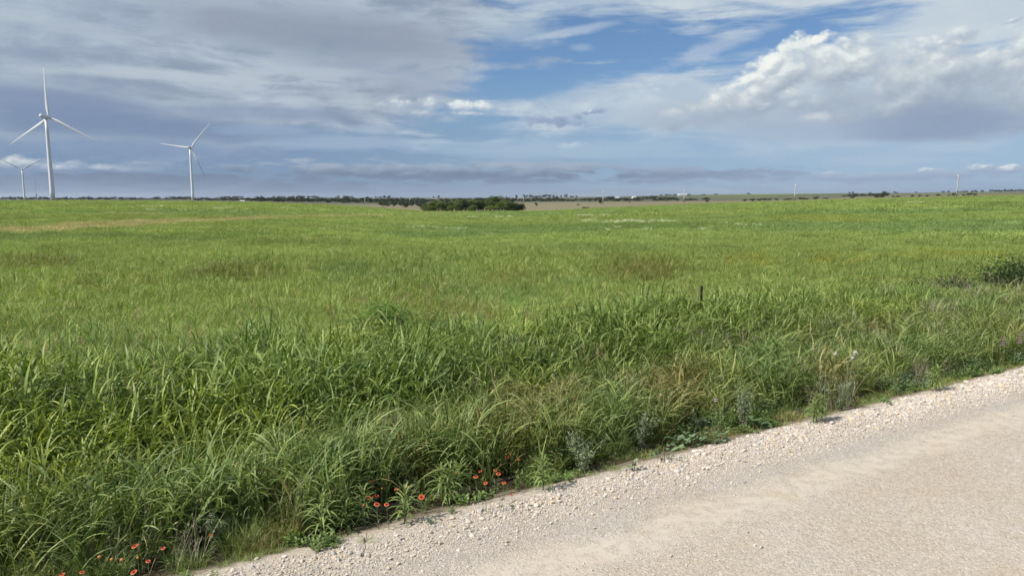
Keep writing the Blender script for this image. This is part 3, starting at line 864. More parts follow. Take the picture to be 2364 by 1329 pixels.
def patch_clump(seed, size, n, hmin, hmax, w, segs=3):
    r_ = np.random.default_rng(seed); c_ = Clump()
    base = np.stack([r_.uniform(-size/2, size/2, n), r_.uniform(-size/2, size/2, n), np.full(n, -.05)], -1)
    lump = 0.65+0.7*fbm(base[:, 0]+seed*7, base[:, 1], size*0.35, 2, seed)
    var = r_.uniform(0, .92, n); var = np.where(r_.uniform(0, 1, n) < .05, .97, var)
    c_.add(*blades(base, r_.uniform(0, 6.28, n), r_.uniform(.75, 1.42, n), r_.uniform(.5, 1.9, n), r_.uniform(hmin, hmax, n)*lump, w*r_.uniform(.7, 1.4, n), segs, (.8, 1, .7, .06), var, r_.normal(0, .6, n)))
    return c_
def dry_clump(seed, n=16, h=0.95):
    r_ = np.random.default_rng(seed); c_ = Clump()
    base = np.stack([r_.normal(0, .13, n), r_.normal(0, .13, n), np.zeros(n)], -1)
    c_.add(*blades(base, r_.uniform(0, 6.28, n), r_.uniform(1.2, 1.55, n), r_.uniform(-.1, .6, n), r_.uniform(.5, 1, n)*h, np.full(n, .006), 4, (1, .9, .8, .5), r_.uniform(0, 1, n)))
    m = n*4
    k = r_.integers(0, n, m); zz = r_.uniform(.2, .8, m)*h
    c_.add(*blades(np.stack([base[k, 0]+r_.normal(0, .05, m), base[k, 1]+r_.normal(0, .05, m), zz], -1), r_.uniform(0, 6.28, m), r_.uniform(.2, 1.3, m), r_.uniform(0, 1.6, m), r_.uniform(.08, .25, m), np.full(m, .005), 3, (1, .8, .3), r_.uniform(0, 1, m)))
    return c_
def panicle_stem(seed, h=1.25):
    r_ = np.random.default_rng(seed); c_ = Clump()
    for s_ in range(3):
        b0 = np.array([r_.normal(0, .1), r_.normal(0, .1), 0]); hh = h*r_.uniform(.85, 1.1); az = r_.uniform(0, 6.28); ln = r_.uniform(.05, .25)
        V, F, A = blades(b0[None], np.array([az]), np.array([1.5]), np.array([ln]), np.array([hh]), np.array([.005]), 5, (1, .8, .5), np.array([.6])); c_.add(V, F, A)
        mid = V.reshape(6, 2, 3).mean(1); m = 46
        f = r_.uniform(.72, 1.0, m)
        pos = np.stack([np.interp(f*5, np.arange(6), mid[:, i]) for i in range(3)], -1)
        L = (.03+.13*(1.02-f)/.3)*r_.uniform(.6, 1.2, m)
        c_.add(*blades(pos, r_.uniform(0, 6.28, m), r_.uniform(.3, 1.2, m), r_.uniform(0, .9, m), L, np.full(m, .006), 2, (.5, 1, .6), r_.uniform(0, 1, m)))
    return c_
def forb_clump(seed, h=0.4, n=70, lw=.022, ll=.07, spread=.16):
    """bushy broad-leaved weed"""
    r_ = np.random.default_rng(seed); c_ = Clump()
    ns = 8
    base = np.stack([r_.normal(0, .04, ns), r_.normal(0, .04, ns), np.full(ns, -.02)], -1)
    V, F, A = blades(base, r_.uniform(0, 6.28, ns), r_.uniform(.9, 1.5, ns), r_.uniform(-.2, .6, ns), h*r_.uniform(.7, 1.15, ns), np.full(ns, .006), 4, (1, .9, .7, .4), np.full(ns, .3)); c_.add(V, F, A)
    M = V.reshape(ns, 5, 2, 3).mean(2)
    k = r_.integers(0, ns, n); f = r_.uniform(.12, 1.0, n)*4
    i0 = np.clip(np.floor(f).astype(int), 0, 3); fr = (f-i0)[:, None]
    pos = M[k, i0]*(1-fr)+M[k, i0+1]*fr
    c_.add(*blades(pos, r_.uniform(0, 6.28, n), r_.uniform(-.1, 1.0, n), r_.uniform(.2, 1.3, n), ll*r_.uniform(.6, 1.3, n), lw*r_.uniform(.7, 1.3, n), 3, (.3, 1, .85, .08), r_.uniform(0, 1, n), r_.normal(0, .5, n)))
    return c_

P_TALL = [tall_clump(100+k, 6, .75, 1.12).obj('tall_grass_source', M_TALL) for k in range(7)]
P_TALL += [tall_clump(120+k, 5, .95, 1.30, leafw=.027).obj('tall_grass_source', M_TALL) for k in range(3)]
P_MIDG = [tall_clump(140+k, 5, .35, .62, .12, .014).obj('mid_grass_source', M_TALL) for k in range(4)]
P_TUFT = [tuft(160+k, 60, .22, .50, .10, .006).obj('fine_grass_source', M_TALL) for k in range(4)]
P_LOW = [tuft(180+k, 34, .08, .22, .10, .006, (.6, 2.0)).obj('low_grass_source', M_TALL) for k in range(3)]
P_DRY = [dry_clump(200+k).obj('dry_source', M_DRY) for k in range(4)]
P_PAN = [panicle_stem(220+k).obj('seed_source', M_SEED) for k in range(4)]
P_FORB = [forb_clump(240+k, .34, 80).obj('weed_source', M_FORB) for k in range(4)] + [forb_clump(250+k, .22, 60, .030, .06).obj('weed_source', M_FORB) for k in range(3)]

def finish(name, protos, x, y, z, scl, idx, tint, tilt=.10, label='', cat='grass'):
    n = len(x)
    rot = np.stack([rng.normal(0, tilt, n), rng.normal(0, tilt, n), rng.uniform(0, 6.28, n)], -1)
    s = scl if scl.ndim == 2 else np.stack([scl]*3, -1)
    o = scatter(name, protos, np.stack([x, y, z], -1), rot, s, idx, tint)
    return tag(o, label, cat, kind='stuff')

CLEAR = []      # (x, y, radius): spots kept open round small plants that show
def keep_clear(x, y):
    ok = np.ones(len(x), bool)
    for cx, cy_, cr in CLEAR: ok &= (x-cx)**2+(y-cy_)**2 > cr*cr
    return ok

def roadside():
    # ---- tall stand between the road and the fence
    n = 10500
    u = rng.uniform(-13, 42, n); v = rng.uniform(7.2, 12.9, n)
    ev = edge_v(u)
    x, y = xy(u, v); z = surf_z(x, y)
    nz = fbm(u, v, 2.3, 3, 301); nz2 = fbm(u, v, 0.9, 2, 302)
    # the stand starts farther from the gravel towards the right
    start = np.interp(u, [-8, -3, 1, 4, 8, 14, 25], [7.6, 7.7, 8.1, 8.5, 8.9, 9.3, 9.6]) + (nz-.5)*1.6
    dens = sstep(v, start-.3, start+.9)*(1-sstep(v, 12.1, 12.9)*.7)
    keep = (rng.uniform(0, 1, n) < dens*np.clip(.45+1.1*nz2, .2, 1)) & in_view(x, y, z, 160) & keep_clear(x, y)
    x, y, z, u, v, nz, nz2, start = [a[keep] for a in (x, y, z, u, v, nz, nz2, start)]
    n = len(x)
    s = np.clip(.62+.48*sstep(v, start, start+1.8), 0, 1.1)*(.72+.52*nz)
    s *= np.interp(u, [-8, 0, 8, 12, 17, 24, 40], [1.05, 1.0, .88, .82, .80, .50, .48])
    tint = np.array([.216, .284, .076])[None]*(.8+.45*fbm(u, v, 1.6, 3, 305))[:, None]
    b = sstep(fbm(u, v, 2.1, 2, 306), .5, .68)[:, None]; tint = tint*(1-b*.6)+np.array([.190, .268, .080])*b*.6
    yl = sstep(fbm(u, v, 1.8, 2, 307), .52, .7)[:, None]; tint = tint*(1-yl*.8)+np.array([.255, .305, .066])*yl*.8
    idx = np.where(rng.uniform(0, 1, n) < .16*sstep(v, start+1, start+2.5), rng.integers(7, 10, n), rng.integers(0, 7, n))
    finish('tall_grass', P_TALL, x, y, z, s, idx, tint, .11, 'tall arching roadside grass with drooping green blades before the pasture')
    # ---- mid and low growth on the verge
    n = 17000
    u = rng.uniform(-11, 34, n); v = rng.uniform(6.4, 11.0, n); ev = edge_v(u)
    x, y = xy(u, v); z = surf_z(x, y)
    start = np.interp(u, [-8, -3, 1, 4, 8, 14, 25], [7.6, 7.7, 8.1, 8.5, 8.9, 9.3, 9.6])
    dens = np.maximum(sstep(v, ev-.08, ev+.40), .10*sstep(v, ev-.45, ev)*(fbm(u, v, .5, 2, 377) > .52))*(1-sstep(v, start+.3, start+1.3)*.85)
    keep = (rng.uniform(0, 1, n) < dens) & in_view(x, y, z, 120) & (fbm(u, v, .6, 2, 311) > .30+.25*(1-sstep(v, ev+.1, ev+.7))) & keep_clear(x, y)
    x, y, z, u, v, ev, start = [a[keep] for a in (x, y, z, u, v, ev, start)]
    n = len(x)
    d = v-ev
    kind = rng.uniform(0, 1, n) + (fbm(u, v, .8, 2, 312)-.5)*.8
    tall_ok = sstep(d, .5, 1.5)
    idx = np.where(d < .45+.45*sstep(u, 2, 8), rng.integers(8, 11, n), np.where(kind < .50*tall_ok+.05, rng.integers(0, 4, n), np.where(kind < .80, rng.integers(4, 8, n), rng.integers(8, 11, n))))
    s = np.clip(.42+np.interp(u, [1, 8], [.50, .34])*d, .42, 1.05)*rng.uniform(.7, 1.3, n)
    tint = np.array([.228, .275, .084])[None]*(.75+.5*fbm(u, v, .9, 3, 313))[:, None]
    b = sstep(fbm(u, v, .9, 2, 314), .52, .68)[:, None]; tint = tint*(1-b)+np.array([.255, .235, .088])*b
    g = sstep(fbm(u, v, 1.3, 2, 315), .52, .66)[:, None]; tint = tint*(1-g)+np.array([.205, .272, .090])*g
    finish('verge_grass', P_MIDG+P_TUFT+P_LOW, x, y, z, s, idx, tint, .16, 'short mixed grasses on the verge beside the gravel')
    # ---- broad-leaved weeds
    n = 7600
    u = rng.uniform(-10, 30, n); v = rng.uniform(6.45, 10.2, n); ev = edge_v(u)
    x, y = xy(u, v); z = surf_z(x, y)
    dens = np.maximum(sstep(v, ev-.04, ev+.22), .16*sstep(v, ev-.5, ev)*(fbm(u, v, .45, 2, 378) > .5))*(1-sstep(v, ev+1.1, ev+3.0)*.92)*sstep(fbm(u, v, 1.1, 2, 321), .36, .60)
    keep = (rng.uniform(0, 1, n) < dens) & in_view(x, y, z, 100) & keep_clear(x, y)
    x, y, z, u, v, ev = [a[keep] for a in (x, y, z, u, v, ev)]
    n = len(x)
    s = np.clip(.40+.50*(v-ev), .35, 1.1)*rng.uniform(.7, 1.3, n)
    hue = sstep(fbm(u, v, .8, 2, 322), .42, .62)[:, None]
    tint = np.array([.95, 1.0, .95])[None]*(1-hue) + np.array([1.05, 1.0, 1.9])*hue
    finish('weeds', P_FORB, x, y, z, s, np.where(v-ev < .4, rng.integers(4, 7, n), rng.integers(0, 7, n)), tint, .12, 'low leafy weeds crowding the edge of the gravel', 'weeds')
    # ---- dry stalks
    n = 4600
    u = rng.uniform(-11, 36, n); v = rng.uniform(7.0, 12.6, n); ev = edge_v(u)
    x, y = xy(u, v); z = surf_z(x, y)
    spots = [(680, 985, 1.1), (860, 985, 1.3), (1010, 930, .9), (1190, 880, 1.0), (430, 1010, .8), (1620, 800, 1.3), (1960, 760, 1.4), (1790, 770, 1.2), (2200, 730, 1.5), (2300, 690, 1.5), (1310, 790, 1.0), (760, 1010, .8)]
    dens = .16*sstep(fbm(u, v, 1.2, 2, 331), .42, .62)+.05
    for px_, py_, rad in spots:
        sx, sy, _ = ground_at(px_, py_+55); dens = np.maximum(dens, .8*np.exp(-((x-sx)**2+(y-sy)**2)/(rad*.75)**2))
    keep = (rng.uniform(0, 1, n) < dens) & in_view(x, y, z, 100) & keep_clear(x, y)
    x, y, z, v, ev = [a[keep] for a in (x, y, z, v, ev)]; n = len(x)
    finish('dry_stalks', P_DRY, x, y, z, np.clip(.35+.4*(v-ev), .3, 1.05)*rng.uniform(.7, 1.25, n), rng.integers(0, 4, n), None, .14, 'grey and tan dead stalks among the roadside grass', 'dry stalks')
    # ---- brown seed heads
    n = 9000
    u = rng.uniform(-20, 40, n); v = rng.uniform(8.6, 24.0, n)
    x, y = xy(u, v); z = surf_z(x, y)
    dens = .015*sstep(fbm(u, v, 2.0, 2, 341), .5, .68)*(1-sstep(v, 17, 22)*.7)
    for px_, py_, rad, k_ in ((1020, 735, 2.0, .5), (830, 760, 2.2, .35), (360, 790, 2.0, .3), (1130, 745, 2.0, .45), (60, 850, 1.2, .4), (420, 905, .7, .4), (420, 1000, .6, .5), (1360, 920, .6, .35), (900, 700, 2.5, .3), (660, 720, 2.5, .3), (1500, 690, 1.5, .3)):
        sx, sy, _ = ground_at(px_, py_+45); dens = np.maximum(dens, .42*k_*np.exp(-((x-sx)**2+(y-sy)**2)/rad**2))
    keep = (rng.uniform(0, 1, n) < dens) & in_view(x, y, z, 100)
    x, y, z, u, v = [a[keep] for a in (x, y, z, u, v)]; n = len(x)
    finish('seed_heads', P_PAN, x, y, z, rng.uniform(.75, 1.15, n)*np.where(v > 13, .62, 1), rng.integers(0, 4, n), None, .12, 'loose reddish brown seed heads standing over the grass', 'seed heads')

P_F1 = [patch_clump(400+k, .7, 125, .22, .48, .0100).obj('pasture_source', M_FIELD) for k in range(6)]
P_F1B = [tall_clump(420+k, 5, .38, .60, .2, .016).obj('pasture_source', M_FIELD) for k in range(4)]
P_F2 = [patch_clump(430+k, 1.6, 280, .24, .44, .020).obj('pasture_source', M_FIELD) for k in range(5)]
P_F3 = [patch_clump(440+k, 5.0, 520, .24, .42, .056, 2).obj('pasture_source', M_FIELD) for k in range(5)]
def pasture():
    X, Y, S, I = [], [], [], []
    def ring(r0, r1, dens, lo, hi, smin, smax):
        a = R(41); n = int(a*(r1*r1-r0*r0)*dens)
        r = np.sqrt(rng.uniform(r0*r0, r1*r1, n)); az = rng.uniform(-a, a, n)
        x = r*np.sin(az); y = r*np.cos(az); u, v = uv(x, y)
        z = land(x, y)
        ok = (v > 12.2) & in_view(x, y, z, 150, -2000)
        x, y = x[ok], y[ok]; n = len(x)
        X.append(x); Y.append(y); S.append(rng.uniform(smin, smax, n)*(.72+.55*fbm(x, y, 5.0, 3, 451)))
        I.append(rng.integers(lo, hi, n))
    ring(9, 62, 4.6, 0, 6, .8, 1.15)
    ring(9, 45, 1.1, 6, 10, .8, 1.1)
    ring(56, 150, 1.05, 10, 15, .8, 1.2)
    ring(140, R_EDGE+6, .105, 15, 20, .8, 1.2)
    x = np.concatenate(X); y = np.concatenate(Y); s = np.concatenate(S); idx = np.concatenate(I)
    z = land(x, y)
    t_ = sward(x, y)
    brown = (t_[:, 0] > t_[:, 1]*.86) & (t_[:, 1] < .24)           # taller brown clumps stand up a little
    s = np.where(brown, s*1.3, s)
    finish('pasture_grass', P_F1+P_F1B+P_F2+P_F3, x, y, z, s, idx, t_, .08, 'green pasture grass covering the wide open field')

# ================================================================== things
def surf_ray(px, py, h=0.0, rmax=80):
    """ground point under something of height h whose top shows at a photograph pixel"""
    d = ray(px, py); hh = math.hypot(d.x, d.y)
    rr = np.linspace(4, rmax, 9000)
    x = rr*d.x/hh; y = rr*d.y/hh
    k_ = np.argmax(CAM_H + rr*d.z/hh <= surf_z(x, y)+h)
    return float(x[k_]), float(y[k_]), float(surf_z(x[k_:k_+1], y[k_:k_+1])[0])

M_WHITE = plain_mat('turbine_white_paint', (0.66, 0.67, 0.68), 0.45, 0.4, 0.04, 0.2)
M_POLE = plain_mat('weathered_pole', (0.46, 0.43, 0.39), 0.85, 0.15, 0.25, 2.0)
M_INSUL = plain_mat('grey_insulator', (0.30, 0.31, 0.33), 0.4, 0.4, 0.05, 5.0)
M_WIRE = plain_mat('aluminium_wire', (0.40, 0.41, 0.43), 0.5, 0.4, 0.05, 1.0)
M_STEEL = plain_mat('galvanised_steel', (0.22, 0.23, 0.25), 0.55, 0.4, 0.10, 1.0)
M_POST = plain_mat('dark_painted_post', (0.018, 0.018, 0.020), 0.7, 0.25, 0.3, 12.0)
M_RUST = plain_mat('rusty_wire', (0.11, 0.075, 0.05), 0.8, 0.2, 0.3, 8.0)
M_BARNW = plain_mat('pale_metal_siding', (0.72, 0.72, 0.70), 0.6, 0.3, 0.08, 0.4)
M_BARNR = plain_mat('pale_metal_roof', (0.50, 0.51, 0.53), 0.5, 0.4, 0.08, 0.4)
M_GREYW = plain_mat('grey_siding', (0.30, 0.29, 0.27), 0.8, 0.2, 0.12, 0.6)
M_DARK = plain_mat('dark_opening', (0.05, 0.05, 0.055), 0.6, 0.3, 0.05, 1.0)
M_BARK = plain_mat('bark', (0.085, 0.065, 0.048), 0.9, 0.1, 0.4, 4.0)

# ------------------------------------------------------------------ wind turbines
def turbine(px, hub_py, depth, spin, yaw, blade_len, label):
    d = ray(px[0], hub_py)
    hub = Vector((d.x, d.y, d.z))*(depth/d.y) + Vector((0, 0, CAM_H))
    x, y = hub.x, hub.y
    z0 = gz(x, y)-0.3
    root = empty('wind_turbine', (x, y, z0))
    tag(root, label, 'wind turbine', 'white wind turbines beyond the pasture')
    H = hub.z - z0
    t_ = MB(); t_.lathe([(2.35, 0), (2.30, H*.12), (2.12, H*.33), (1.86, H*.6), (1.62, H*.82), (1.50, H-2.0)], 28)
    t_.build('tower', M_WHITE, root, True)
    n_ = MB()                                     # nacelle, along -Y behind the rotor; a rounded lofted box
    prof = [(-9.2, 1.15, 1.05, .25), (-8.8, 1.55, 1.5, .2), (-4, 1.9, 1.85, .1), (1.0, 1.95, 1.9, 0), (2.6, 1.75, 1.75, 0), (2.9, 1.45, 1.45, 0)]
    vs, fs = [], []
    K_ = 16
    for yy, a, b, dzz in prof:
        for k in range(K_):
            t2 = 2*math.pi*k/K_; c_, s_ = math.cos(t2), math.sin(t2)
            e = 0.45
            vs.append((a*math.copysign(abs(c_)**e, c_), -yy, dzz + b*math.copysign(abs(s_)**e, s_)))
    for i in range(len(prof)-1):
        for k in range(K_): fs.append((i*K_+k, (i+1)*K_+k, (i+1)*K_+(k+1) % K_, i*K_+(k+1) % K_))
    fs += [tuple(range(K_)), tuple(range(len(prof)*K_-1, (len(prof)-1)*K_-1, -1))]
    n_.raw(vs, fs)
    n_.box(-.5, .5, 5.2, 7.6, 2.0, 2.75)
    nac = n_.build('nacelle', M_WHITE, root, True); nac.location = (0, 0, H); nac.rotation_euler = (0, 0, yaw)
    h_ = MB(); h_.lathe([(1.55, 0), (1.75, .5), (1.8, 1.6), (1.5, 2.8), (.9, 3.6), (.05, 3.95)], 24, axis='Y')
    rot = h_.build('rotor_hub', M_WHITE, root, True)
    q = Matrix.Rotation(yaw, 4, 'Z')
    rot.location = q @ Vector((0, -3.0, 0)) + Vector((0, 0, H)); rot.rotation_euler = (R(0), 0, yaw)
    bl = MB(); vs, fs = [], []
    st = [(0.9, 1.9, 1.9, 0), (0.05*blade_len, 2.0, 1.8, 0), (0.12*blade_len, 3.0, 1.25, .10), (0.20*blade_len, 3.7, .85, .2), (0.35*blade_len, 3.0, .55, .18), (0.55*blade_len, 2.2, .36, .12),
          (0.75*blade_len, 1.55, .24, .07), (0.92*blade_len, .95, .14, .03), (0.985*blade_len, .5, .08, 0), (blade_len, .12, .04, 0)]
    K_ = 12
    for zz, ch, thk, tw in st:
        bend = -2.6*(zz/blade_len)**2              # flexed downwind... away from the tower at rest
        for k in range(K_):
            t2 = 2*math.pi*k/K_; c_, s_ = math.cos(t2), math.sin(t2)
            xx = .82*ch*(.5*c_+(.18 if zz > 4 else 0)); yy = thk*.5*s_*(1 if zz < 4 else (1-.45*c_))
            vs.append((xx*math.cos(tw)-yy*math.sin(tw), xx*math.sin(tw)+yy*math.cos(tw)+bend+(-1.6), zz))
    for i in range(len(st)-1):
        for k in range(K_): fs.append((i*K_+k, i*K_+(k+1) % K_, (i+1)*K_+(k+1) % K_, (i+1)*K_+k))
    fs += [tuple(range(K_-1, -1, -1)), tuple(range((len(st)-1)*K_, len(st)*K_))]
    bl.raw(vs, fs)
    me = bl.mesh('blade', M_WHITE, True)
    for k in range(3):
        b_ = mesh_obj('blade', me, rot)
        b_.rotation_euler = (0, R(spin+120*k), 0)
    if H > 40:
        dr = MB(); dr.box(-.55, .55, -2.42, -2.30, 1.2, 3.6); dr.build('door', M_GREYW, root)
    return root
turbine((106,), 270, 745, 2.5, R(182), 52.5, 'largest white wind turbine, with one blade pointing straight up')
turbine((438.5,), 341, 1200, -38, R(186), 52.5, 'white wind turbine standing alone with a blade pointing up towards the blue patch of cloud')
turbine((51,), 391, 1680, 60, R(214), 54, 'smallest far white wind turbine, two blades raised in a wide V, low cloud behind')

# ------------------------------------------------------------------ lattice mast far off
def mast():
    x, y, z = at_range(84, 2700)
    d = ray(84, 404); top = CAM_H + d.z/d.y*y
    root = empty('lattice_mast', (x, y, z)); H = top-z
    tag(root, 'thin grey lattice mast far off between the two nearer turbine towers', 'mast')
    m_ = MB(); w = 1.5
    cs = [(w*math.cos(a), w*math.sin(a)) for a in (0.3, 0.3+2.094, 0.3+4.189)]
    for c_ in cs: m_.tube([(c_[0], c_[1], 0), (c_[0]*.8, c_[1]*.8, H*.93)], 0.09, 5)
    n = 22
    for i in range(n):
        za, zb = H*.93*i/n, H*.93*(i+1)/n
        for k in range(3):
            a, b = cs[k], cs[(k+1) % 3]
            m_.tube([(a[0]*.93, a[1]*.93, za), (b[0]*.93, b[1]*.93, zb)], .05, 4)
    m_.build('lattice', M_STEEL, root)
    a_ = MB(); a_.tube([(0, 0, H*.93), (0, 0, H)], .12, 5); a_.build('antenna', M_STEEL, root)
    for zz in (.12, .17): 
        b_ = MB(); b_.lathe([(1.6, 0), (2.0, .4), (2.0, 3.2), (1.5, 3.6)], 12); o = b_.build('antenna_panel', M_STEEL, root); o.location = (0, 0, H*zz)
mast()

# ------------------------------------------------------------------ utility poles and their wires
POLES = [  # px, top py, distance, label
    (2208, 399, 400, 'tallest pale utility pole, with zigzag insulators, at the raised end of the pasture'),
    (1835, 422, 520, 'pale utility pole standing beside the green far slope, second nearest of the line'),
    (1579, 433, 600, 'utility pole standing in front of the far white barn'),
    (1392, 437, 640, 'utility pole at the near edge of the tan field, bush at its foot'),
    (1208.5, 452, 840, 'utility pole rising right behind the end of the tree clump'),
    (945.5, 456, 900, 'utility pole between the lone round trees and the tree clump'),
    (842, 457.5, 1000, 'thin utility pole where the tan strip meets the woodland'),
    (760.5, 459, 1120, 'thin utility pole in the dip where the pasture meets dark woodland'),
    (687.5, 460, 1260, 'very small utility pole before the dark woodland'),
    (628.5, 461, 1420, 'smallest utility pole, last one showing before the wind turbine')]
def make_pole_meshes():
    p = MB(); p.tube([(0, 0, -.5), (0, 0, 5), (0, 0, 10), (0, 0, 13)], [.24, .215, .18, .16], 12)
    arm = MB(); arm.tube([(0, 0, 0), (.34, 0, .06)], .045, 6); arm.tube([(.30, 0, .05), (.55, 0, .16), (.98, 0, .30)], [.10, .12, .07], 8)
    pin = MB(); pin.tube([(0, 0, 13), (0, 0, 13.75)], .05, 6); pin.tube([(0, 0, 13.5), (0, 0, 13.9)], [.11, .05], 8)
    return p.mesh('pole', M_POLE, True), arm.mesh('insulator', M_INSUL, True), pin.mesh('top_pin', M_INSUL, True)
PM = make_pole_meshes()
TIPS = []
line_dir = None
for i, (px, ty, r, lab) in enumerate(POLES):
    x, y, z = at_range(px, r)
    d = ray(px, ty); top = CAM_H + d.z/d.y*y
    k_ = (top-z)/13.9
    root = empty('utility_pole', (x, y, z), 0.35)
    tag(root, lab, 'utility pole', 'utility poles crossing behind the pasture')
    a = mesh_obj('pole', PM[0], root); a.scale = (1.2 if r < 500 else 1.7, 1.2 if r < 500 else 1.7, k_)
    t_ = mesh_obj('top_pin', PM[2], root); t_.scale = (1, 1, k_)
    tips = [Vector((x, y, z+13.85*k_))]
    for j, (hh, sgn) in enumerate(((12.3, 1), (11.4, -1), (10.5, 1))):
        b_ = mesh_obj('insulator', PM[1], root); b_.location = (0, 0, hh*k_); b_.rotation_euler = (0, 0, 0 if sgn > 0 else math.pi)
        tips.append(Vector((x+sgn*.98*math.cos(.35), y+sgn*.98*math.sin(.35), z+hh*k_+.32)))
    TIPS.append(tips)
def wires():
    root = empty('power_line', tuple(TIPS[0][0]))
    tag(root, 'faint sagging power line wires strung from pole to pole under the low cloud', 'power line')
    x, y, z = at_range(2700, 345)
    off = [Vector((x, y, z+h_)) for h_ in (17.5, 15.9, 14.8, 13.7)]
    chain = [off] + TIPS[:5]
    o_ = Vector(root.location)
    for w in range(4):
        m_ = MB()
        for a, b in zip(chain[:-1], chain[1:]):
            pts = []
            for k in range(17):
                t_ = k/16; p = a[w].lerp(b[w], t_); p.z -= 4*t_*(1-t_)*((a[w]-b[w]).length*.012)
                pts.append(p-o_)
            m_.tube(pts, .014, 4, cap=False)
        m_.build('wire', M_WIRE, root)
wires()

# ------------------------------------------------------------------ far buildings
def building(name, px, r, L, Wd, Hw, Hr, yaw, label, cat, wm, rm, open_=True):
    x, y, z = at_range(px, r)
    root = empty(name, (x, y, z-.3), yaw); tag(root, label, cat)
    w = MB(); w.box(-L/2, L/2, -Wd/2, Wd/2, 0, Hw)
    for s in (-1, 1):
        w.raw([(s*L/2, -Wd/2, Hw), (s*L/2, Wd/2, Hw), (s*L/2, 0, Hw+Hr*.94)], [(0, 1, 2)])
    w.build('wall', wm, root)
    f = MB(); e = .5
    for s in (-1, 1):
        a = [(-L/2-e, s*(Wd/2+e), Hw-.12), (L/2+e, s*(Wd/2+e), Hw-.12), (L/2+e, 0, Hw+Hr), (-L/2-e, 0, Hw+Hr)]
        f.raw(a+[(p[0], p[1], p[2]+.18) for p in a], [(0, 1, 2, 3), (4, 7, 6, 5), (0, 4, 5, 1), (1, 5, 6, 2), (3, 2, 6, 7), (0, 3, 7, 4)])
    f.build('roof', rm, root)
    if open_:
        d_ = MB(); d_.box(-L*.12, L*.06, -Wd/2-.06, -Wd/2+.02, 0, Hw*.75); d_.build('door', M_DARK, root)
        for xx in (-.36, .22, .36):
            o = MB(); o.box(L*xx-.9, L*xx+.9, -Wd/2-.06, -Wd/2+.02, Hw*.35, Hw*.72); o.build('window', M_DARK, root)
building('barn', 1577, 3100, 44, 16, 4.5, 3.4, .12, 'long white barn on the ridge behind a utility pole', 'barn', M_BARNW, M_BARNR)
building('house', 1463.5, 2300, 13, 9, 3.4, 3.0, .35, 'white roofed house beside dark trees below the ridge', 'house', M_BARNW, M_BARNR)
building('house', 1424, 2350, 17, 9, 3.0, 2.4, -.3, 'low grey house on the slope among dark trees', 'house', M_GREYW, M_BARNR)
building('shed', 935, 2150, 7.5, 6, 3.6, 1.6, .2, 'small white shed in the woodland behind the lone round trees', 'shed', M_BARNW, M_BARNR, False)
building('shed', 1001, 2250, 15, 7, 2.6, 1.4, .0, 'long low grey shed in the woodland above the tree clump', 'shed', M_GREYW, M_GREYW, False)
building('shed', 1193, 2100, 5.5, 5, 4.2, 1.4, .1, 'tiny white shed past the end of the tree clump', 'shed', M_BARNW, M_BARNR, False)
building('shed', 560, 900, 4.6, 3, 1.7, .7, .1, 'small white shed low behind the pasture near a turbine tower', 'shed', M_BARNW, M_BARNR, False)

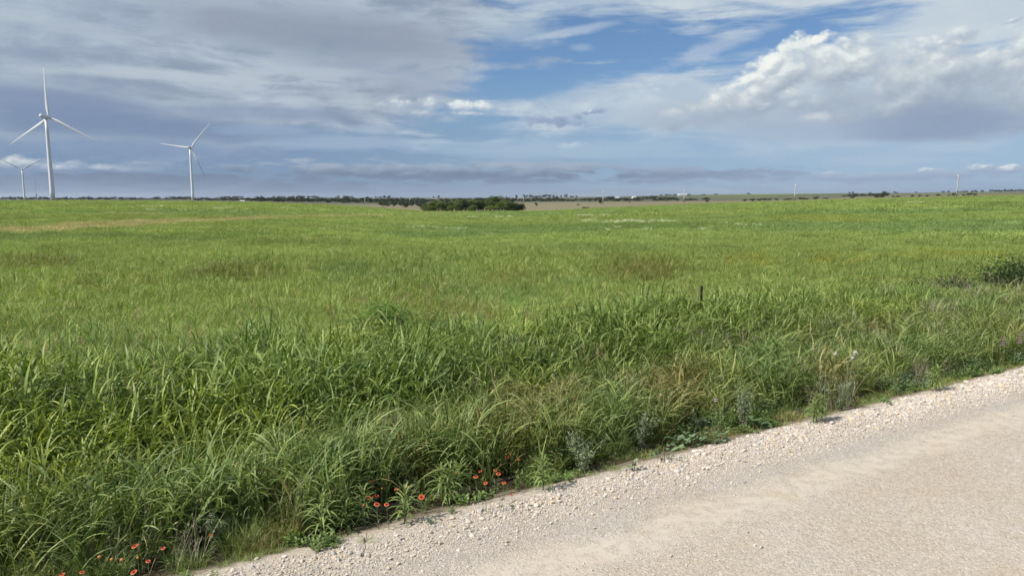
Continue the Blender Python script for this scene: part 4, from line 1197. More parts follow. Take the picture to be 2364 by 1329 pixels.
# ------------------------------------------------------------------ trees
M_LEAFA = leaf_mat('tree_leaf_mid', (0.038, 0.066, 0.016), (0.110, 0.148, 0.034), None, .25, .55)
M_LEAFB = leaf_mat('tree_leaf_dark', (0.016, 0.030, 0.012), (0.044, 0.064, 0.022), None, .2, .6)
M_LEAFC = leaf_mat('tree_leaf_yellowish', (0.058, 0.090, 0.018), (0.155, 0.190, 0.040), None, .28, .55)
M_LEAFFAR = leaf_mat('far_tree_leaf', (0.022, 0.034, 0.020), (0.045, 0.062, 0.030), None, .2, .7)
def tree_meshes(seed, h, w, nl, ls, lobes, mat, low=.12):
    """tapered trunk with limbs, and a crown of many small leaf faces in uneven lobes"""
    rs = random.Random(seed)
    tk = MB(); hb = h*rs.uniform(.45, .6)
    base = [Vector((0, 0, -.4)), Vector((rs.gauss(0, .1), rs.gauss(0, .1), hb*.35)), Vector((rs.gauss(0, .25), rs.gauss(0, .25), hb))]
    tk.tube(base, [.045*h, .035*h, .02*h], 8)
    cen = []
    for k in range(lobes):
        a = rs.uniform(0, 6.28); rad = math.sqrt(rs.uniform(.05, 1))*w*.36; zz = h*rs.uniform(low+.18, .84)
        k2 = math.sqrt(max(.15, 1-((zz/h-.5)/.55)**2))
        p = Vector((rad*math.cos(a)*k2, rad*math.sin(a)*k2, zz))
        rr = w*rs.uniform(.15, .27)
        cen.append((p, rr))
        tk.tube([base[1].lerp(base[2], rs.uniform(.3, 1)), (base[2]+p)/2+Vector((0, 0, -.05*h)), p], [.016*h, .011*h, .005*h], 5)
    trunk = tk.mesh('trunk', M_BARK, True)
    r_ = np.random.default_rng(seed)
    C_ = np.array([list(c_[0]) for c_ in cen]); RR = np.array([c_[1] for c_ in cen])
    k = r_.integers(0, lobes, nl)
    dn = r_.normal(0, 1, (nl, 3)); dn /= np.linalg.norm(dn, axis=1)[:, None]
    rad = RR[k]*(.55+.5*r_.uniform(0, 1, nl)**.6)*(.85+.3*r_.uniform(0, 1, nl))
    P = C_[k]+dn*rad[:, None]*np.array([1, 1, .8])
    P[:, 2] = np.maximum(P[:, 2], h*low*r_.uniform(.6, 1.6, nl))
    nr = dn*.8+r_.normal(0, .55, (nl, 3)); nr /= np.linalg.norm(nr, axis=1)[:, None]
    t1 = np.cross(nr, r_.normal(0, 1, (nl, 3))); t1 /= np.linalg.norm(t1, axis=1)[:, None]
    t2 = np.cross(nr, t1)
    s1 = ls*r_.uniform(.6, 1.4, nl)[:, None]; s2 = s1*r_.uniform(.45, .8, nl)[:, None]
    V = np.stack([P-t1*s1, P-t2*s2, P+t1*s1, P+t2*s2], 1).reshape(-1, 3)
    F = np.arange(nl*4).reshape(-1, 4)
    lobe_tone = r_.uniform(0, 1, lobes)
    var = np.clip(.6*lobe_tone[k]+.4*r_.uniform(0, 1, nl), 0, .95)
    crown = mesh_np('crown', V, F, (mat,), False, {'var': np.repeat(var, 4)})
    return trunk, crown
TREE_A = [tree_meshes(500+k, 7.0, 7.5, 2600, .20, 11, m_, .05) for k, m_ in enumerate((M_LEAFA, M_LEAFB, M_LEAFA, M_LEAFC))]
TREE_B = [tree_meshes(520+k, 8.0, 9.5, 700, .42, 9, M_LEAFB, .06) for k in range(4)]
def far_mesh(seed, h, w, nl=150, ls=.85, lobes=6, low=.1):
    t_, c_ = tree_meshes(seed, h, w, nl, ls, lobes, M_LEAFFAR, low)
    bm = bmesh.new(); bm.from_mesh(c_); nf = len(bm.faces); bm.from_mesh(t_)
    bm.faces.ensure_lookup_table()
    for f in bm.faces[nf:]: f.material_index = 1
    me = bpy.data.meshes.new('distant_tree'); bm.to_mesh(me); bm.free()
    me.materials.append(M_LEAFFAR); me.materials.append(M_BARK)
    return me
TREE_F = [far_mesh(540+k, 8.5, 9.5) for k in range(5)] + [far_mesh(550+k, 7.0, 13.0, 190, .85, 8) for k in range(3)]
def tree(px, r, hpx, wpx, kind, label, group, name='tree', yaw=None):
    """a tree standing in the direction of px at distance r, hpx by wpx photograph pixels big"""
    x, y, z = at_range(px, r)
    k_ = r/FPX*math.cos(math.atan2(x, y))
    H, Wd = hpx*k_, wpx*k_
    T = TREE_A if kind == 'A' else TREE_B
    h0, w0 = (7.0, 7.5) if kind == 'A' else (8.0, 9.5)
    t_, c_ = random.choice(T) if not isinstance(kind, int) else TREE_A[kind]
    root = empty(name, (x, y, z-.05), random.uniform(0, 6.28) if yaw is None else yaw)
    tag(root, label, 'shrub' if 'shrub' in name else 'tree', group)
    for n_, m_ in (('trunk', t_), ('crown', c_)):
        o = mesh_obj(n_, m_, root); o.scale = (Wd/w0, Wd/w0, H/h0)
def far_tree(px, r, hpx, wpx, label, group):
    x, y, z = at_range(px, r); k_ = r/FPX*math.cos(math.atan2(x, y))
    j = random.randrange(8); h0, w0 = (8.5, 9.5) if j < 5 else (7.0, 13.0)
    o = mesh_obj('distant_tree', TREE_F[j]); o.location = (x, y, z-.2); o.rotation_euler = (0, 0, random.uniform(0, 6.28))
    o.scale = (wpx*k_/w0*1.35, wpx*k_/w0*1.35, hpx*k_/h0*1.05)
    tag(o, label, 'tree', group)
# the clump at the foot of the pasture: each tree its own (px, distance, height, width in pixels)
CL = [(990, 392, 20, 24), (1003, 398, 19, 22), (1022, 388, 20, 26), (1040, 394, 19, 24), (1057, 386, 18, 22), (1075, 392, 22, 28), (1089, 402, 25, 26), (1104, 388, 21, 24), (1122, 396, 23, 28),
      (1140, 404, 29, 26), (1152, 398, 30, 26), (1166, 390, 22, 26), (1180, 386, 17, 24), (1196, 388, 15, 26), (1034, 404, 22, 26), (1064, 406, 22, 24), (1115, 408, 25, 26), (1174, 404, 23, 24), (1013, 408, 21, 24), (1205, 392, 12, 16), (1000, 414, 17, 26), (1030, 416, 18, 26), (1052, 414, 18, 26), (1082, 415, 20, 26), (1098, 414, 20, 26), (1132, 416, 22, 26), (1160, 414, 22, 26), (1188, 412, 15, 26), (995, 384, 11, 22), (1046, 382, 12, 22), (1092, 382, 12, 22), (1134, 383, 12, 24), (1172, 382, 11, 22)]
for i, (px, r, hp, wp) in enumerate(CL):
    tree(px, r, hp*1.12+2, wp*1.5, 'A', 'bushy green tree in the dense clump at the foot of the pasture', 'trees of the clump at the foot of the pasture')
for px, r, hp, wp, lab in ((881, 560, 12, 22, 'wide low dark tree, first of the lone trees on the tan strip'), (893, 575, 11, 18, 'dark round tree touching the wide low one on the tan strip'),
                           (910, 590, 8, 8, 'small dark tree by itself on the tan strip'), (936, 540, 13, 20, 'round dark tree at the foot of a utility pole on the tan strip'),
                           (969, 520, 13, 18, 'dark tree standing just clear of the dense clump'), (1238, 600, 7, 10, 'small round bush like tree on the tan field'),
                           (1386, 640, 11, 11, 'small dark tree beside the utility pole on the tan field')):
    tree(px, r, hp, wp, 'B', lab, None)
for px, r, hp, wp, lab in ((1335, 560, 4, 8, 'tiny dark shrub on the tan field edge'), (1352, 386, 6, 19, 'dark green shrub alone at the far edge of the pasture'),
                           (1633, 560, 6, 9, 'small dark shrub on the pasture rim past the white barn'), (1454, 700, 3, 4, 'tiny dark shrub in the middle of the tan field')):
    tree(px, r, hp, wp, 'B', lab, None, 'shrub')
for px, r, hp, wp in ((1720, 640, 5, 14), (1737, 660, 6, 18), (1752, 650, 5, 14), (1764, 640, 7, 18), (1778, 660, 6, 13), (1793, 650, 6, 9), (1820, 640, 5, 22), (1850, 640, 7, 17), (1862, 660, 4, 14), (1884, 640, 7, 16), (1908, 660, 4, 18), (1968, 650, 6, 14), (2024, 640, 5, 16), (2036, 650, 8, 20), (2062, 660, 4, 8), (2072, 640, 4, 11), (2106, 640, 5, 10), (2123, 650, 5, 8), (2140, 640, 4, 10), (2165, 620, 6, 11), (2190, 640, 4, 7), (2202, 620, 7, 13), (2224, 640, 4, 9), (2238, 620, 7, 14), (2250, 630, 5, 12)):
    tree(px, r, hp, wp, 'B', 'low dark tree in the scattered row along the rim of the pasture', 'trees along the pasture rim')
def row(x0, x1, r, hp, step, label, group, jit=.35, prob=1.0, wk=1.0):
    px = x0
    while px < x1:
        if random.random() < prob:
            h_ = 1.15*hp*random.uniform(.7, 1.35)
            far_tree(px+random.uniform(-step, step)*jit, r*random.uniform(.94, 1.06), h_, step*random.uniform(1.1, 1.9)*wk, label, group)
        px += step
L_W = 'dark tree in the woodland belt across the valley'; G_W = 'woodland belt across the valley'
row(576, 985, 1500, 6.5, 9, L_W, G_W); row(600, 985, 1150, 6.5, 9.5, L_W, G_W, prob=.9)
row(905, 1000, 760, 8, 10, L_W, G_W); row(590, 990, 1320, 7, 11, L_W, G_W)
row(1165, 1300, 1500, 6.5, 9, L_W, G_W); row(1205, 1420, 1250, 4.8, 9.5, L_W, G_W); row(1000, 1165, 1500, 6, 12, L_W, G_W)
row(1420, 1630, 1250, 4.2, 11, L_W, G_W, prob=.8)
row(1468, 1510, 1900, 6.5, 8, L_W, G_W); row(1512, 1570, 1800, 5, 9, L_W, G_W); row(1350, 1460, 2000, 4.5, 11, L_W, G_W, prob=.7)
row(1950, 2045, 1400, 4.5, 8, 'dark tree in the hedge line crossing the far slope', 'hedge line trees on the far slope'); row(2030, 2050, 1350, 7, 9, 'dark tree in the hedge line crossing the far slope', 'hedge line trees on the far slope')
L_L = 'dark tree in the thin line along the skyline behind the turbines'; G_L = 'skyline trees behind the turbines'
row(2, 460, 2400, 4.6, 11, L_L, G_L); row(455, 600, 1700, 5, 10, L_L, G_L); row(470, 580, 3000, 4.2, 14, L_L, G_L, prob=.6)
L_R = 'small dark tree on the bare ridge line'; G_R = 'trees on the ridge line'
for px, hp, wp in ((633, 5, 7), (652, 4, 14), (668, 4, 10), (680, 5, 12), (692, 6, 12), (701, 5, 10), (713, 5, 10), (724, 6, 12), (733, 5, 9), (779, 6, 9), (794, 6, 9), (803, 6, 10), (811, 5, 8), (850, 4, 6), (868, 4, 7), (877, 4, 8), (887, 6, 10), (897, 6, 10), (1001, 4, 5), (1013, 6, 5),
                   (1192, 7, 6), (1213, 8, 12), (1224, 7, 10), (1233, 5, 8), (1240, 5, 9), (1250, 6, 12), (1259, 7, 12), (1267, 6, 9), (1277, 6, 7), (1286, 4, 5), (1295, 5, 6), (1306, 8, 8), (1320, 4, 9), (1331, 4, 6),
                   (1527, 4, 6), (1537, 4, 4), (1541, 4, 4), (1547, 4, 5), (1557, 4, 8), (1590, 4, 8), (1621, 3, 4), (1626, 3, 4), (1652, 3, 9), (1726, 4, 5), (1730, 3, 5), (1960, 3, 5), (1967, 4, 6), (2008, 3, 5), (2064, 4, 5), (2070, 3, 4), (2115, 3, 4)):
    far_tree(px, 3100, hp, wp, L_R, G_R)
L_T = 'small dark tree in the long row on the highest skyline'; G_T = 'trees in the row on the highest skyline'
for px, hp, wp in ((2176, 4, 6), (2188, 4, 7), (2210, 4, 5), (2219, 3, 5), (2225, 4, 5), (2231, 4, 5), (2242, 4, 5), (2251, 5, 8), (2266, 5, 6), (2288, 6, 8), (2298, 5, 8), (2306, 5, 6), (2311, 4, 6), (2318, 6, 7), (2329, 6, 9), (2335, 5, 6), (2343, 5, 6), (2350, 6, 7), (2358, 5, 7), (2366, 5, 8), (2380, 5, 8)):
    far_tree(px, 3100, hp, wp, L_T, G_T)

# ------------------------------------------------------------------ fence along the pasture
def fence():
    x, y, z = ground_at(1616, 806)
    u0, v0 = uv(x, y)
    root = empty('wire_fence', (x, y, z), ROAD_A)
    tag(root, 'dark steel fence post with thin wires lost in the tall grass', 'fence')
    d = ray(1616, 660); top = CAM_H + d.z/d.y*y - z
    p = MB(); w = .022
    p.box(-w, w, -.006, .006, -.3, top); p.box(-.006, .006, .006, .052, -.3, top)
    k = .1
    while k < top-.03:
        p.box(-.012, .012, -.016, -.006, k, k+.022); k += .055
    p.build('post', M_POST, root)
    for h_ in (.45, .75, top-.22, top-.06):
        m_ = MB(); pts = []
        for i in range(60):
            du = -9+i*.55
            xx, yy = xy(u0+du, v0)
            zz = gz(xx, yy)-z+h_+.02*math.sin(du*1.3)
            pts.append((du, -.014, zz))
        m_.tube(pts, .0026, 4, cap=False)
        for i in range(0, 59, 1):
            a = Vector(pts[i]); m_.tube([a+Vector((0, -.012, -.012)), a+Vector((0.004, .012, .012))], .0018, 3)
        m_.build('wire', M_RUST, root)
fence()

# ------------------------------------------------------------------ brambles and the vine mound at the fence
M_BRAM = leaf_mat('bramble_leaf', (0.014, 0.034, 0.008), (0.050, 0.090, 0.018), None, .25, .45)
M_VINE = leaf_mat('vine_leaf', (0.085, 0.165, 0.022), (0.150, 0.245, 0.045), None, .3, .45)
def leafy_mound(name, px, py, w, d_, h, nl, ls, mat, label, cat, seed, stems=14, h0=0.0):
    x, y, z = ground_at(px, py)
    rs = random.Random(seed); r_ = np.random.default_rng(seed)
    root = empty(name, (x, y, z), rs.uniform(-.3, .3)+ROAD_A); tag(root, label, cat)
    s_ = MB(); cen = []
    for k in range(stems):
        p = Vector((rs.uniform(-.5, .5)*w, rs.uniform(-.5, .5)*d_, h0+h*rs.uniform(.35, .85)))
        p.z *= 1-.5*abs(p.x/w*2)**2*.8
        cen.append((p, h*rs.uniform(.22, .36)))
        s_.tube([(p.x*.3, p.y*.3, -.05), (p.x*.7, p.y*.7, p.z*.75), p, p+Vector((rs.gauss(0, .15), rs.gauss(0, .15), rs.uniform(.0, .25)))], [.012, .009, .006, .003], 5)
    s_.build('stems', M_BARK, root)
    C_ = np.array([list(c_[0]) for c_ in cen]); RR = np.array([c_[1] for c_ in cen]); k = r_.integers(0, stems, nl)
    dn = r_.normal(0, 1, (nl, 3)); dn /= np.linalg.norm(dn, axis=1)[:, None]
    P = C_[k]+dn*(RR[k]*(.45+.65*r_.uniform(0, 1, nl)))[:, None]*np.array([1.3, 1.3, .8]); P[:, 2] = np.maximum(P[:, 2], .03)
    c_ = Clump(); c_.add(*blades(P, r_.uniform(0, 6.28, nl), r_.uniform(-.4, 1.0, nl), r_.uniform(0, .9, nl), ls*r_.uniform(.6, 1.3, nl), ls*.7*r_.uniform(.7, 1.2, nl), 2, (.25, 1, .1), np.clip(r_.normal(.5, .25, nl), 0, .95), r_.normal(0, .5, nl)))
    me = c_.obj('leaves', mat).data; mesh_obj('leaves', me, root)
leafy_mound('bramble_bush', 2338, 688, 2.5, 1.3, 1.65, 4200, .085, M_BRAM, 'dark leafy bramble bush rising out of the grass where the fence runs out of view', 'bush', 71, 20)
leafy_mound('bramble_bush', 2195, 706, 1.3, .9, 1.15, 1200, .08, M_BRAM, 'thin smaller bramble bush beside the big dark one', 'bush', 72, 12)
leafy_mound('bramble_bush', 2130, 716, .9, .7, 1.0, 600, .075, M_BRAM, 'sparse low bramble sprig farthest from the big dark bush', 'bush', 73, 9)
leafy_mound('vine_mound', 885, 800, 1.5, .8, 1.15, 2000, .075, M_VINE, 'bright green mound of vines spilling over the fence line grass', 'vine', 74, 14)
leafy_mound('vine_mound', 1000, 804, .9, .6, 1.1, 800, .07, M_VINE, 'smaller green vine mound next to the large one', 'vine', 75, 9)

# ------------------------------------------------------------------ plants of the verge
M_PALM = leaf_mat('drooping_weed_leaf', (0.175, 0.245, 0.070), (0.280, 0.350, 0.125), None, .30, .5)
M_STEM = plain_mat('green_stem', (0.12, 0.15, 0.06), .7, .2, .1, 20)
M_SILV = leaf_mat('silvery_leaf', (0.150, 0.185, 0.100), (0.300, 0.340, 0.220), None, .2, .7)
M_GOURD = leaf_mat('broad_pale_leaf', (0.105, 0.165, 0.070), (0.190, 0.260, 0.140), None, .2, .55)
def palm_weed_meshes(seed, h=.32, n=46):
    r_ = np.random.default_rng(seed); s_ = MB()
    ln = (r_.normal(0, .03), r_.normal(0, .03))
    s_.tube([(0, 0, -.03), (ln[0]*.5, ln[1]*.5, h*.5), (ln[0], ln[1], h*.95)], [.006, .005, .003], 6)
    c_ = Clump(); f = np.linspace(.12, 1.0, n); a = np.arange(n)*2.4+r_.normal(0, .2, n)
    pos = np.stack([ln[0]*f, ln[1]*f, h*f], -1)
    L = np.interp(f, [.12, .6, 1], [.15, .215, .13])*r_.uniform(.85, 1.15, n)
    c_.add(*blades(pos, a, np.interp(f, [.12, .7, 1], [.45, .75, 1.30])+r_.normal(0, .08, n), np.interp(f, [.35, 1], [2.0, 1.5])+r_.normal(0, .15, n), L, np.full(n, .016), 6, (.3, .9, 1, .85, .5, .05), r_.uniform(0, 1, n), r_.normal(0, .2, n)))
    return s_.mesh('stem', M_STEM, True), c_.obj('leaves', M_PALM).data
PW = [palm_weed_meshes(600+k) for k in range(4)]
def palm_weed(px, py, heads, size, label):
    x, y, z = surf_ray(px, py)
    root = empty('drooping_weed', (x, y, z), random.uniform(0, 6)); size *= 1.15; tag(root, label, 'weed', 'narrow-leaved drooping weeds along the gravel')
    CLEAR.append((x, y, .26))
    for k in range(heads):
        ox, oy = (0, 0) if k == 0 else (random.uniform(-.12, .12), random.uniform(-.12, .12))
        st, lf = PW[random.randrange(4)]; s_ = size*(1 if k == 0 else random.uniform(.7, 1.0))
        for n_, m_ in (('stem', st), ('leaves', lf)):
            o = mesh_obj(n_, m_, root); o.location = (ox, oy, 0); o.scale = (s_,)*3; o.rotation_euler = (0, 0, k*1.7)
for px, py, hd, sz, lab in ((742, 1243, 1, 1.25, 'drooping narrow-leaved weed nearest the camera on the gravel edge'), (800, 1228, 1, .85, 'small drooping weed squeezed between two bigger ones'), (838, 1212, 1, 1.05, 'drooping weed just before the first red flowers'),
                            (934, 1208, 1, 1.0, 'single upright drooping weed standing out on the pale stones below the red flowers'), (1022, 1165, 2, 1.15, 'bushy drooping weed among the red flowers'), (1058, 1148, 1, 1.1, 'drooping weed rising behind the bushy one among the red flowers'),
                            (1254, 1131, 1, 1.0, 'lone thin drooping weed past the last red flowers by a twig'), (1885, 975, 3, 1.05, 'wide spreading drooping weed in front of the silvery bush'), (2160, 903, 2, 1.1, 'drooping weed farthest along the gravel')):
    palm_weed(px, py, hd, sz, lab)
def silver_bush(px, py, h, w, label, seed):
    x, y, z = surf_ray(px, py); r_ = np.random.default_rng(seed); rs = random.Random(seed)
    root = empty('silvery_bush', (x, y, z)); tag(root, label, 'bush', 'grey silvery bushes on the verge'); CLEAR.append((x, y, w*.40))
    s_ = MB(); tips = []
    for k in range(16):
        a = rs.uniform(0, 6.28); q = rs.uniform(.1, 1)*w*.5; hh = h*rs.uniform(.6, 1.05)
        pts = [Vector((0, 0, -.02)), Vector((q*.5*math.cos(a), q*.5*math.sin(a), hh*.6)), Vector((q*math.cos(a), q*math.sin(a), hh))]
        s_.tube(pts, [.005, .004, .002], 5); tips.append(pts)
    s_.build('stems', M_STEM, root)
    n = 620; k = r_.integers(0, 16, n); f = r_.uniform(.12, 1, n)
    T = np.array([[list(p) for p in t_] for t_ in tips])
    P = np.where((f < .5)[:, None], T[k, 0]+(T[k, 1]-T[k, 0])*(f*2)[:, None], T[k, 1]+(T[k, 2]-T[k, 1])*(f*2-1)[:, None]) + r_.normal(0, .018, (n, 3))
    c_ = Clump(); c_.add(*blades(P, r_.uniform(0, 6.28, n), r_.uniform(-.2, 1.2, n), r_.uniform(0, 1, n), r_.uniform(.03, .07, n), r_.uniform(.008, .018, n), 2, (.3, 1, .1), r_.uniform(0, 1, n), r_.normal(0, .5, n)))
    mesh_obj('leaves', c_.obj('leaves', M_SILV).data, root)
silver_bush(1345, 1092, .55, .62, 'silvery grey bush casting shade on the gravel edge past the red flowers', 81)
silver_bush(1716, 985, .60, .34, 'narrow upright silvery bush beside the yellowing grass tuft', 82)
silver_bush(1940, 948, .62, .75, 'wide silvery bush under the white thistle heads', 83)
silver_bush(1480, 1035, .60, .55, 'tall loose silvery bush in the verge grass before the broad-leaved patch', 84)
silver_bush(505, 1262, .34, .50, 'low silvery bush beside the corner of the gravel nearest the camera', 85)
def gourd(px, py, w, n, ls, label, seed):
    x, y, z = surf_ray(px, py); rs = random.Random(seed)
    root = empty('broad_leaf_weed', (x, y, z), ROAD_A); tag(root, label, 'weed', 'broad-leaved ground weeds'); CLEAR.append((x, y, w*.33))
    s_ = MB(); l_ = MB()
    for k in range(n):
        a = rs.uniform(0, 6.28); q = math.sqrt(rs.random())*w*.5
        hx, hy, hz = q*math.cos(a), q*.6*math.sin(a), rs.uniform(.04, .15)
        s_.tube([(hx*.6, hy*.6, -.01), (hx*.9, hy*.9, hz*.7), (hx, hy, hz)], .0025, 4)
        az = rs.uniform(0, 6.28); tx, ty = rs.gauss(0, .35), rs.gauss(-.2, .35)
        s = ls*rs.uniform(.6, 1.25)
        out = [(0, -.05), (.30, -.28), (.52, -.12), (.50, .22), (.28, .58), (0, .85), (-.28, .58), (-.50, .22), (-.52, -.12), (-.30, -.28)]
        vs = [(hx, hy, hz)]
        for ox, oy in out:
            X_ = (ox*math.cos(az)-oy*math.sin(az))*s; Y_ = (ox*math.sin(az)+oy*math.cos(az))*s
            vs.append((hx+X_, hy+Y_, hz+tx*X_+ty*Y_+.12*abs(ox)*s))
        l_.raw(vs, [(0, i+1, (i+1) % 10+1) for i in range(10)], rs.random())
    s_.build('stems', M_STEM, root); l_.build('leaves', M_GOURD, root)
gourd(1590, 1028, .75, 60, .085, 'large patch of round pale leaves spread over the gravel edge', 91)
gourd(1655, 1022, .45, 26, .075, 'thinner patch of round leaves trailing from the large one', 92)
gourd(1745, 990, .50, 22, .11, 'few big round pale leaves under the narrow silvery bush', 93)
gourd(1460, 1086, .22, 9, .055, 'tiny sprig of round leaves alone on the pale stones', 94)
gourd(1535, 1062, .40, 14, .05, 'sparse leaf sprigs scattered on the stones below the large leaf patch', 95)

# flowers --------------------------------------------------------
M_RED = plain_mat('red_petal', (0.40, 0.030, 0.018), .55, .2, .12, 60)
M_YTIP = plain_mat('yellow_petal_tip', (0.52, 0.24, 0.08), .55, .2, .1, 60)
M_DISC = plain_mat('maroon_flower_centre', (0.085, 0.018, 0.014), .8, .1, .3, 90)
M_ORNG = plain_mat('faded_orange_head', (0.48, 0.20, 0.055), .7, .15, .2, 60)
M_PINK = plain_mat('pale_purple_petal', (0.48, 0.29, 0.52), .6, .2, .12, 60)
M_MAG = plain_mat('purple_flower', (0.36, 0.12, 0.34), .6, .2, .2, 60)
M_CREAM = plain_mat('white_thistle_tuft', (0.95, 0.90, 0.82), .8, .1, .05, 60)
M_BUR = plain_mat('thistle_bur', (0.22, 0.24, 0.15), .8, .1, .2, 60)
def head_meshes():
    pm = bpy.data.meshes.new('petals'); vs, fs, mi = [], [], []
    for k in range(11):
        a = 2*math.pi*k/11; c_, s_ = math.cos(a), math.sin(a)
        def P(r_, t_, z_): return (r_*c_-t_*s_, r_*s_+t_*c_, z_)
        b = len(vs)
        vs += [P(.008, -.004, .003), P(.008, .004, .003), P(.0285, .0100, .007), P(.0285, -.0100, .007), P(.034, .008, .004), P(.034, -.008, .004)]
        fs += [(b, b+3, b+2, b+1), (b+3, b+5, b+4, b+2)]; mi += [0, 1]
    pm.from_pydata(vs, [], fs); pm.materials.append(M_RED); pm.materials.append(M_YTIP); pm.polygons.foreach_set('material_index', mi)
    d_ = MB(); d_.lathe([(.011, 0), (.012, .005), (.009, .011), (.004, .014)], 10)
    o_ = MB(); o_.lathe([(.006, -.006), (.016, 0), (.019, .008), (.015, .017), (.006, .022)], 9)
    return pm, d_.mesh('flower_centre', M_DISC, True), o_.mesh('dried_head', M_ORNG, False)
HM = head_meshes()
def flower_stem(h, seed):
    r_ = np.random.default_rng(seed); s_ = MB()
    dx_, dy_ = r_.normal(0, .03), r_.normal(0, .03)
    s_.tube([(-dx_, -dy_, -.02), (-dx_*.3, -dy_*.3, h*.55), (0, 0, h)], [.003, .0025, .002], 5)
    for k in range(5):
        f = r_.uniform(.1, .6); a = r_.uniform(0, 6.28)
        s_.leaf((-dx_*(1-f), -dy_*(1-f), h*f), (math.cos(a), math.sin(a), .8), r_.uniform(.05, .09), .013, .9)
    return s_.mesh('stem', M_STEM)
FS = [flower_stem(h_, 700+k) for k, h_ in enumerate((.22, .28, .34, .30))]; FH = (.22, .28, .34, .30)
G_RED1 = 'red blanket flowers around the drooping weeds'
def blanket(px, py, label, group, size=1.0, tilt=.30, dried=False):
    size *= random.uniform(.48, .80)
    k = random.randrange(4); h = FH[k]
    x, y, z = surf_ray(px, py, h)
    root = empty('blanket_flower', (x, y, z), random.uniform(0, 6.28)); tag(root, label, 'flower', group)
    mesh_obj('stem', FS[k], root)
    CLEAR.append((x, y, .12)); CLEAR.append((x*(1-.20/math.hypot(x, y)), y*(1-.20/math.hypot(x, y)), .15))
    e = Euler((tilt*random.uniform(.4, 1.2), 0, 0)); cz = root.rotation_euler.z
    q = Matrix.Rotation(-cz, 4, 'Z') @ Matrix.Rotation(tilt*random.uniform(.5, 1.2), 4, 'X') @ Matrix.Rotation(random.uniform(-.3, .3), 4, 'Y')
    for n_, m_ in ((('dried_head', HM[2]),) if dried else (('petals', HM[0]), ('flower_centre', HM[1]))):
        o = mesh_obj(n_, m_, root); o.location = (0, 0, h); o.rotation_euler = q.to_euler(); o.scale = (size,)*3
Z7 = lambda x, y: (600+x/2.955, 900+y/2.955)
Z6 = lambda x, y: (x/2.513, 800+y/2.513)
for x, y in ((765, 625), (852, 603), (930, 605), (738, 733), (762, 730), (797, 722), (798, 780), (865, 782), (958, 652), (1003, 658), (932, 680), (952, 703)):
    blanket(*Z7(x, y), 'red flower with yellow rim in the thick drift before the bushy drooping weed', 'red flowers of the thick drift', 1.15)
for x, y in ((1140, 546), (1238, 508), (1330, 562), (1430, 520), (1473, 593), (1503, 555), (1540, 635), (1605, 548), (1627, 572), (1665, 633)):
    blanket(*Z7(x, y), 'red flower with yellow rim in the loose group beyond the bushy drooping weed', 'red flowers of the loose group', 1.15)
for x, y in ((1485, 452), (1687, 460), (1716, 435), (1765, 472)):
    blanket(*Z7(x, y), 'red flower highest in the grass behind the loose group', 'red flowers highest in the grass', 1.0)
blanket(*Z7(1103, 730), 'single large red and yellow flower directly on the gravel side of the drift', None, 1.35, .7)
blanket(*Z7(1718, 715), 'small red flower lying low at the gravel edge by the twig', None, .95)
for x, y in ((707, 787), (682, 720), (770, 668), (832, 672), (1625, 487), (706, 672)):
    blanket(*Z7(x, y), 'dried orange flower head among the red flowers of the drift', 'dried orange heads in the drift', 1.0, dried=True)
for x, y in ((783, 1157), (947, 1170), (860, 1245), (777, 1307)):
    blanket(*Z6(x, y), 'red flower in the corner group nearest the camera', 'red flowers of the near corner', 1.15)
blanket(*Z6(1224, 1092), 'lone red flower beside the low silvery bush', None, 1.1)
for x, y in ((360, 1322), (476, 1308)):
    blanket(*Z6(x, y), 'red flower cut by the lower edge of the picture', 'red flowers at the lower edge', 1.0)
for x, y in ((577, 1222), (650, 1235), (707, 1238), (800, 1225)):
    blanket(*Z6(x, y), 'dried orange flower head in the near corner', 'dried orange heads of the near corner', 1.15, dried=True)
blanket(1918, 877, 'single red flower in front of the thistle stems', None, 1.2)

def thistle(px, py, heads, label, seed):
    """heads: photograph points of the tufts, with their sizes"""
    x, y, z = surf_ray(px, py); rs = random.Random(seed)
    root = empty('thistle', (x, y, z)); tag(root, label, 'thistle', 'white headed thistles'); CLEAR.append((x, y, .18))
    for hx, hy, sz, white in heads:
        d = ray(hx, hy); t_ = y/d.y
        p = Vector((d.x*t_-x, 0, CAM_H+d.z*t_-z))
        s_ = MB(); s_.tube([(p.x*.05, .0, -.02), (p.x*.45, rs.uniform(-.03, .03), p.z*.5), tuple(p)], [.006, .0045, .0035], 6)
        for k in range(9):
            f = rs.uniform(.15, .85); a = rs.uniform(0, 6.28)
            s_.leaf((p.x*f, 0, p.z*f), (math.cos(a), math.sin(a), .9), rs.uniform(.04, .09), .012, .8)
        st = s_.build('stem', M_SILV, root)
        b_ = MB(); b_.lathe([(.004, -.022), (.016, -.014), (.019, 0), (.014, .010), (.008, .013)], 10)
        o = b_.build('bur', M_BUR, st, True); o.location = p; o.scale = (sz,)*3
        if white:
            c_ = Clump(); n = 240; r_ = np.random.default_rng(seed+int(hx))
            c_.add(*blades(np.tile([0, 0, .004], (n, 1)), r_.uniform(0, 6.28, n), np.arccos(r_.uniform(-.1, 1, n)), np.zeros(n), r_.uniform(.024, .034, n), np.full(n, .004), 1, (.6, 1), r_.uniform(0, 1, n)))
            me = c_.obj('tuft', M_CREAM).data
            o = mesh_obj('tuft', me, st); o.location = p; o.scale = (sz,)*3
thistle(1955, 938, ((1974, 818, 1.75, True), (1968, 829, 1.35, True), (1991, 832, .7, False), (1955, 836, .7, False), (1970, 860, .6, False), (2003, 862, .6, False)), 'thistle with paired white heads on grey stems above the silvery bush', 86)
thistle(1915, 925, ((1928, 820, 1.45, True), (1900, 858, .6, False)), 'thistle with one white head set apart beside the paired ones', 87)
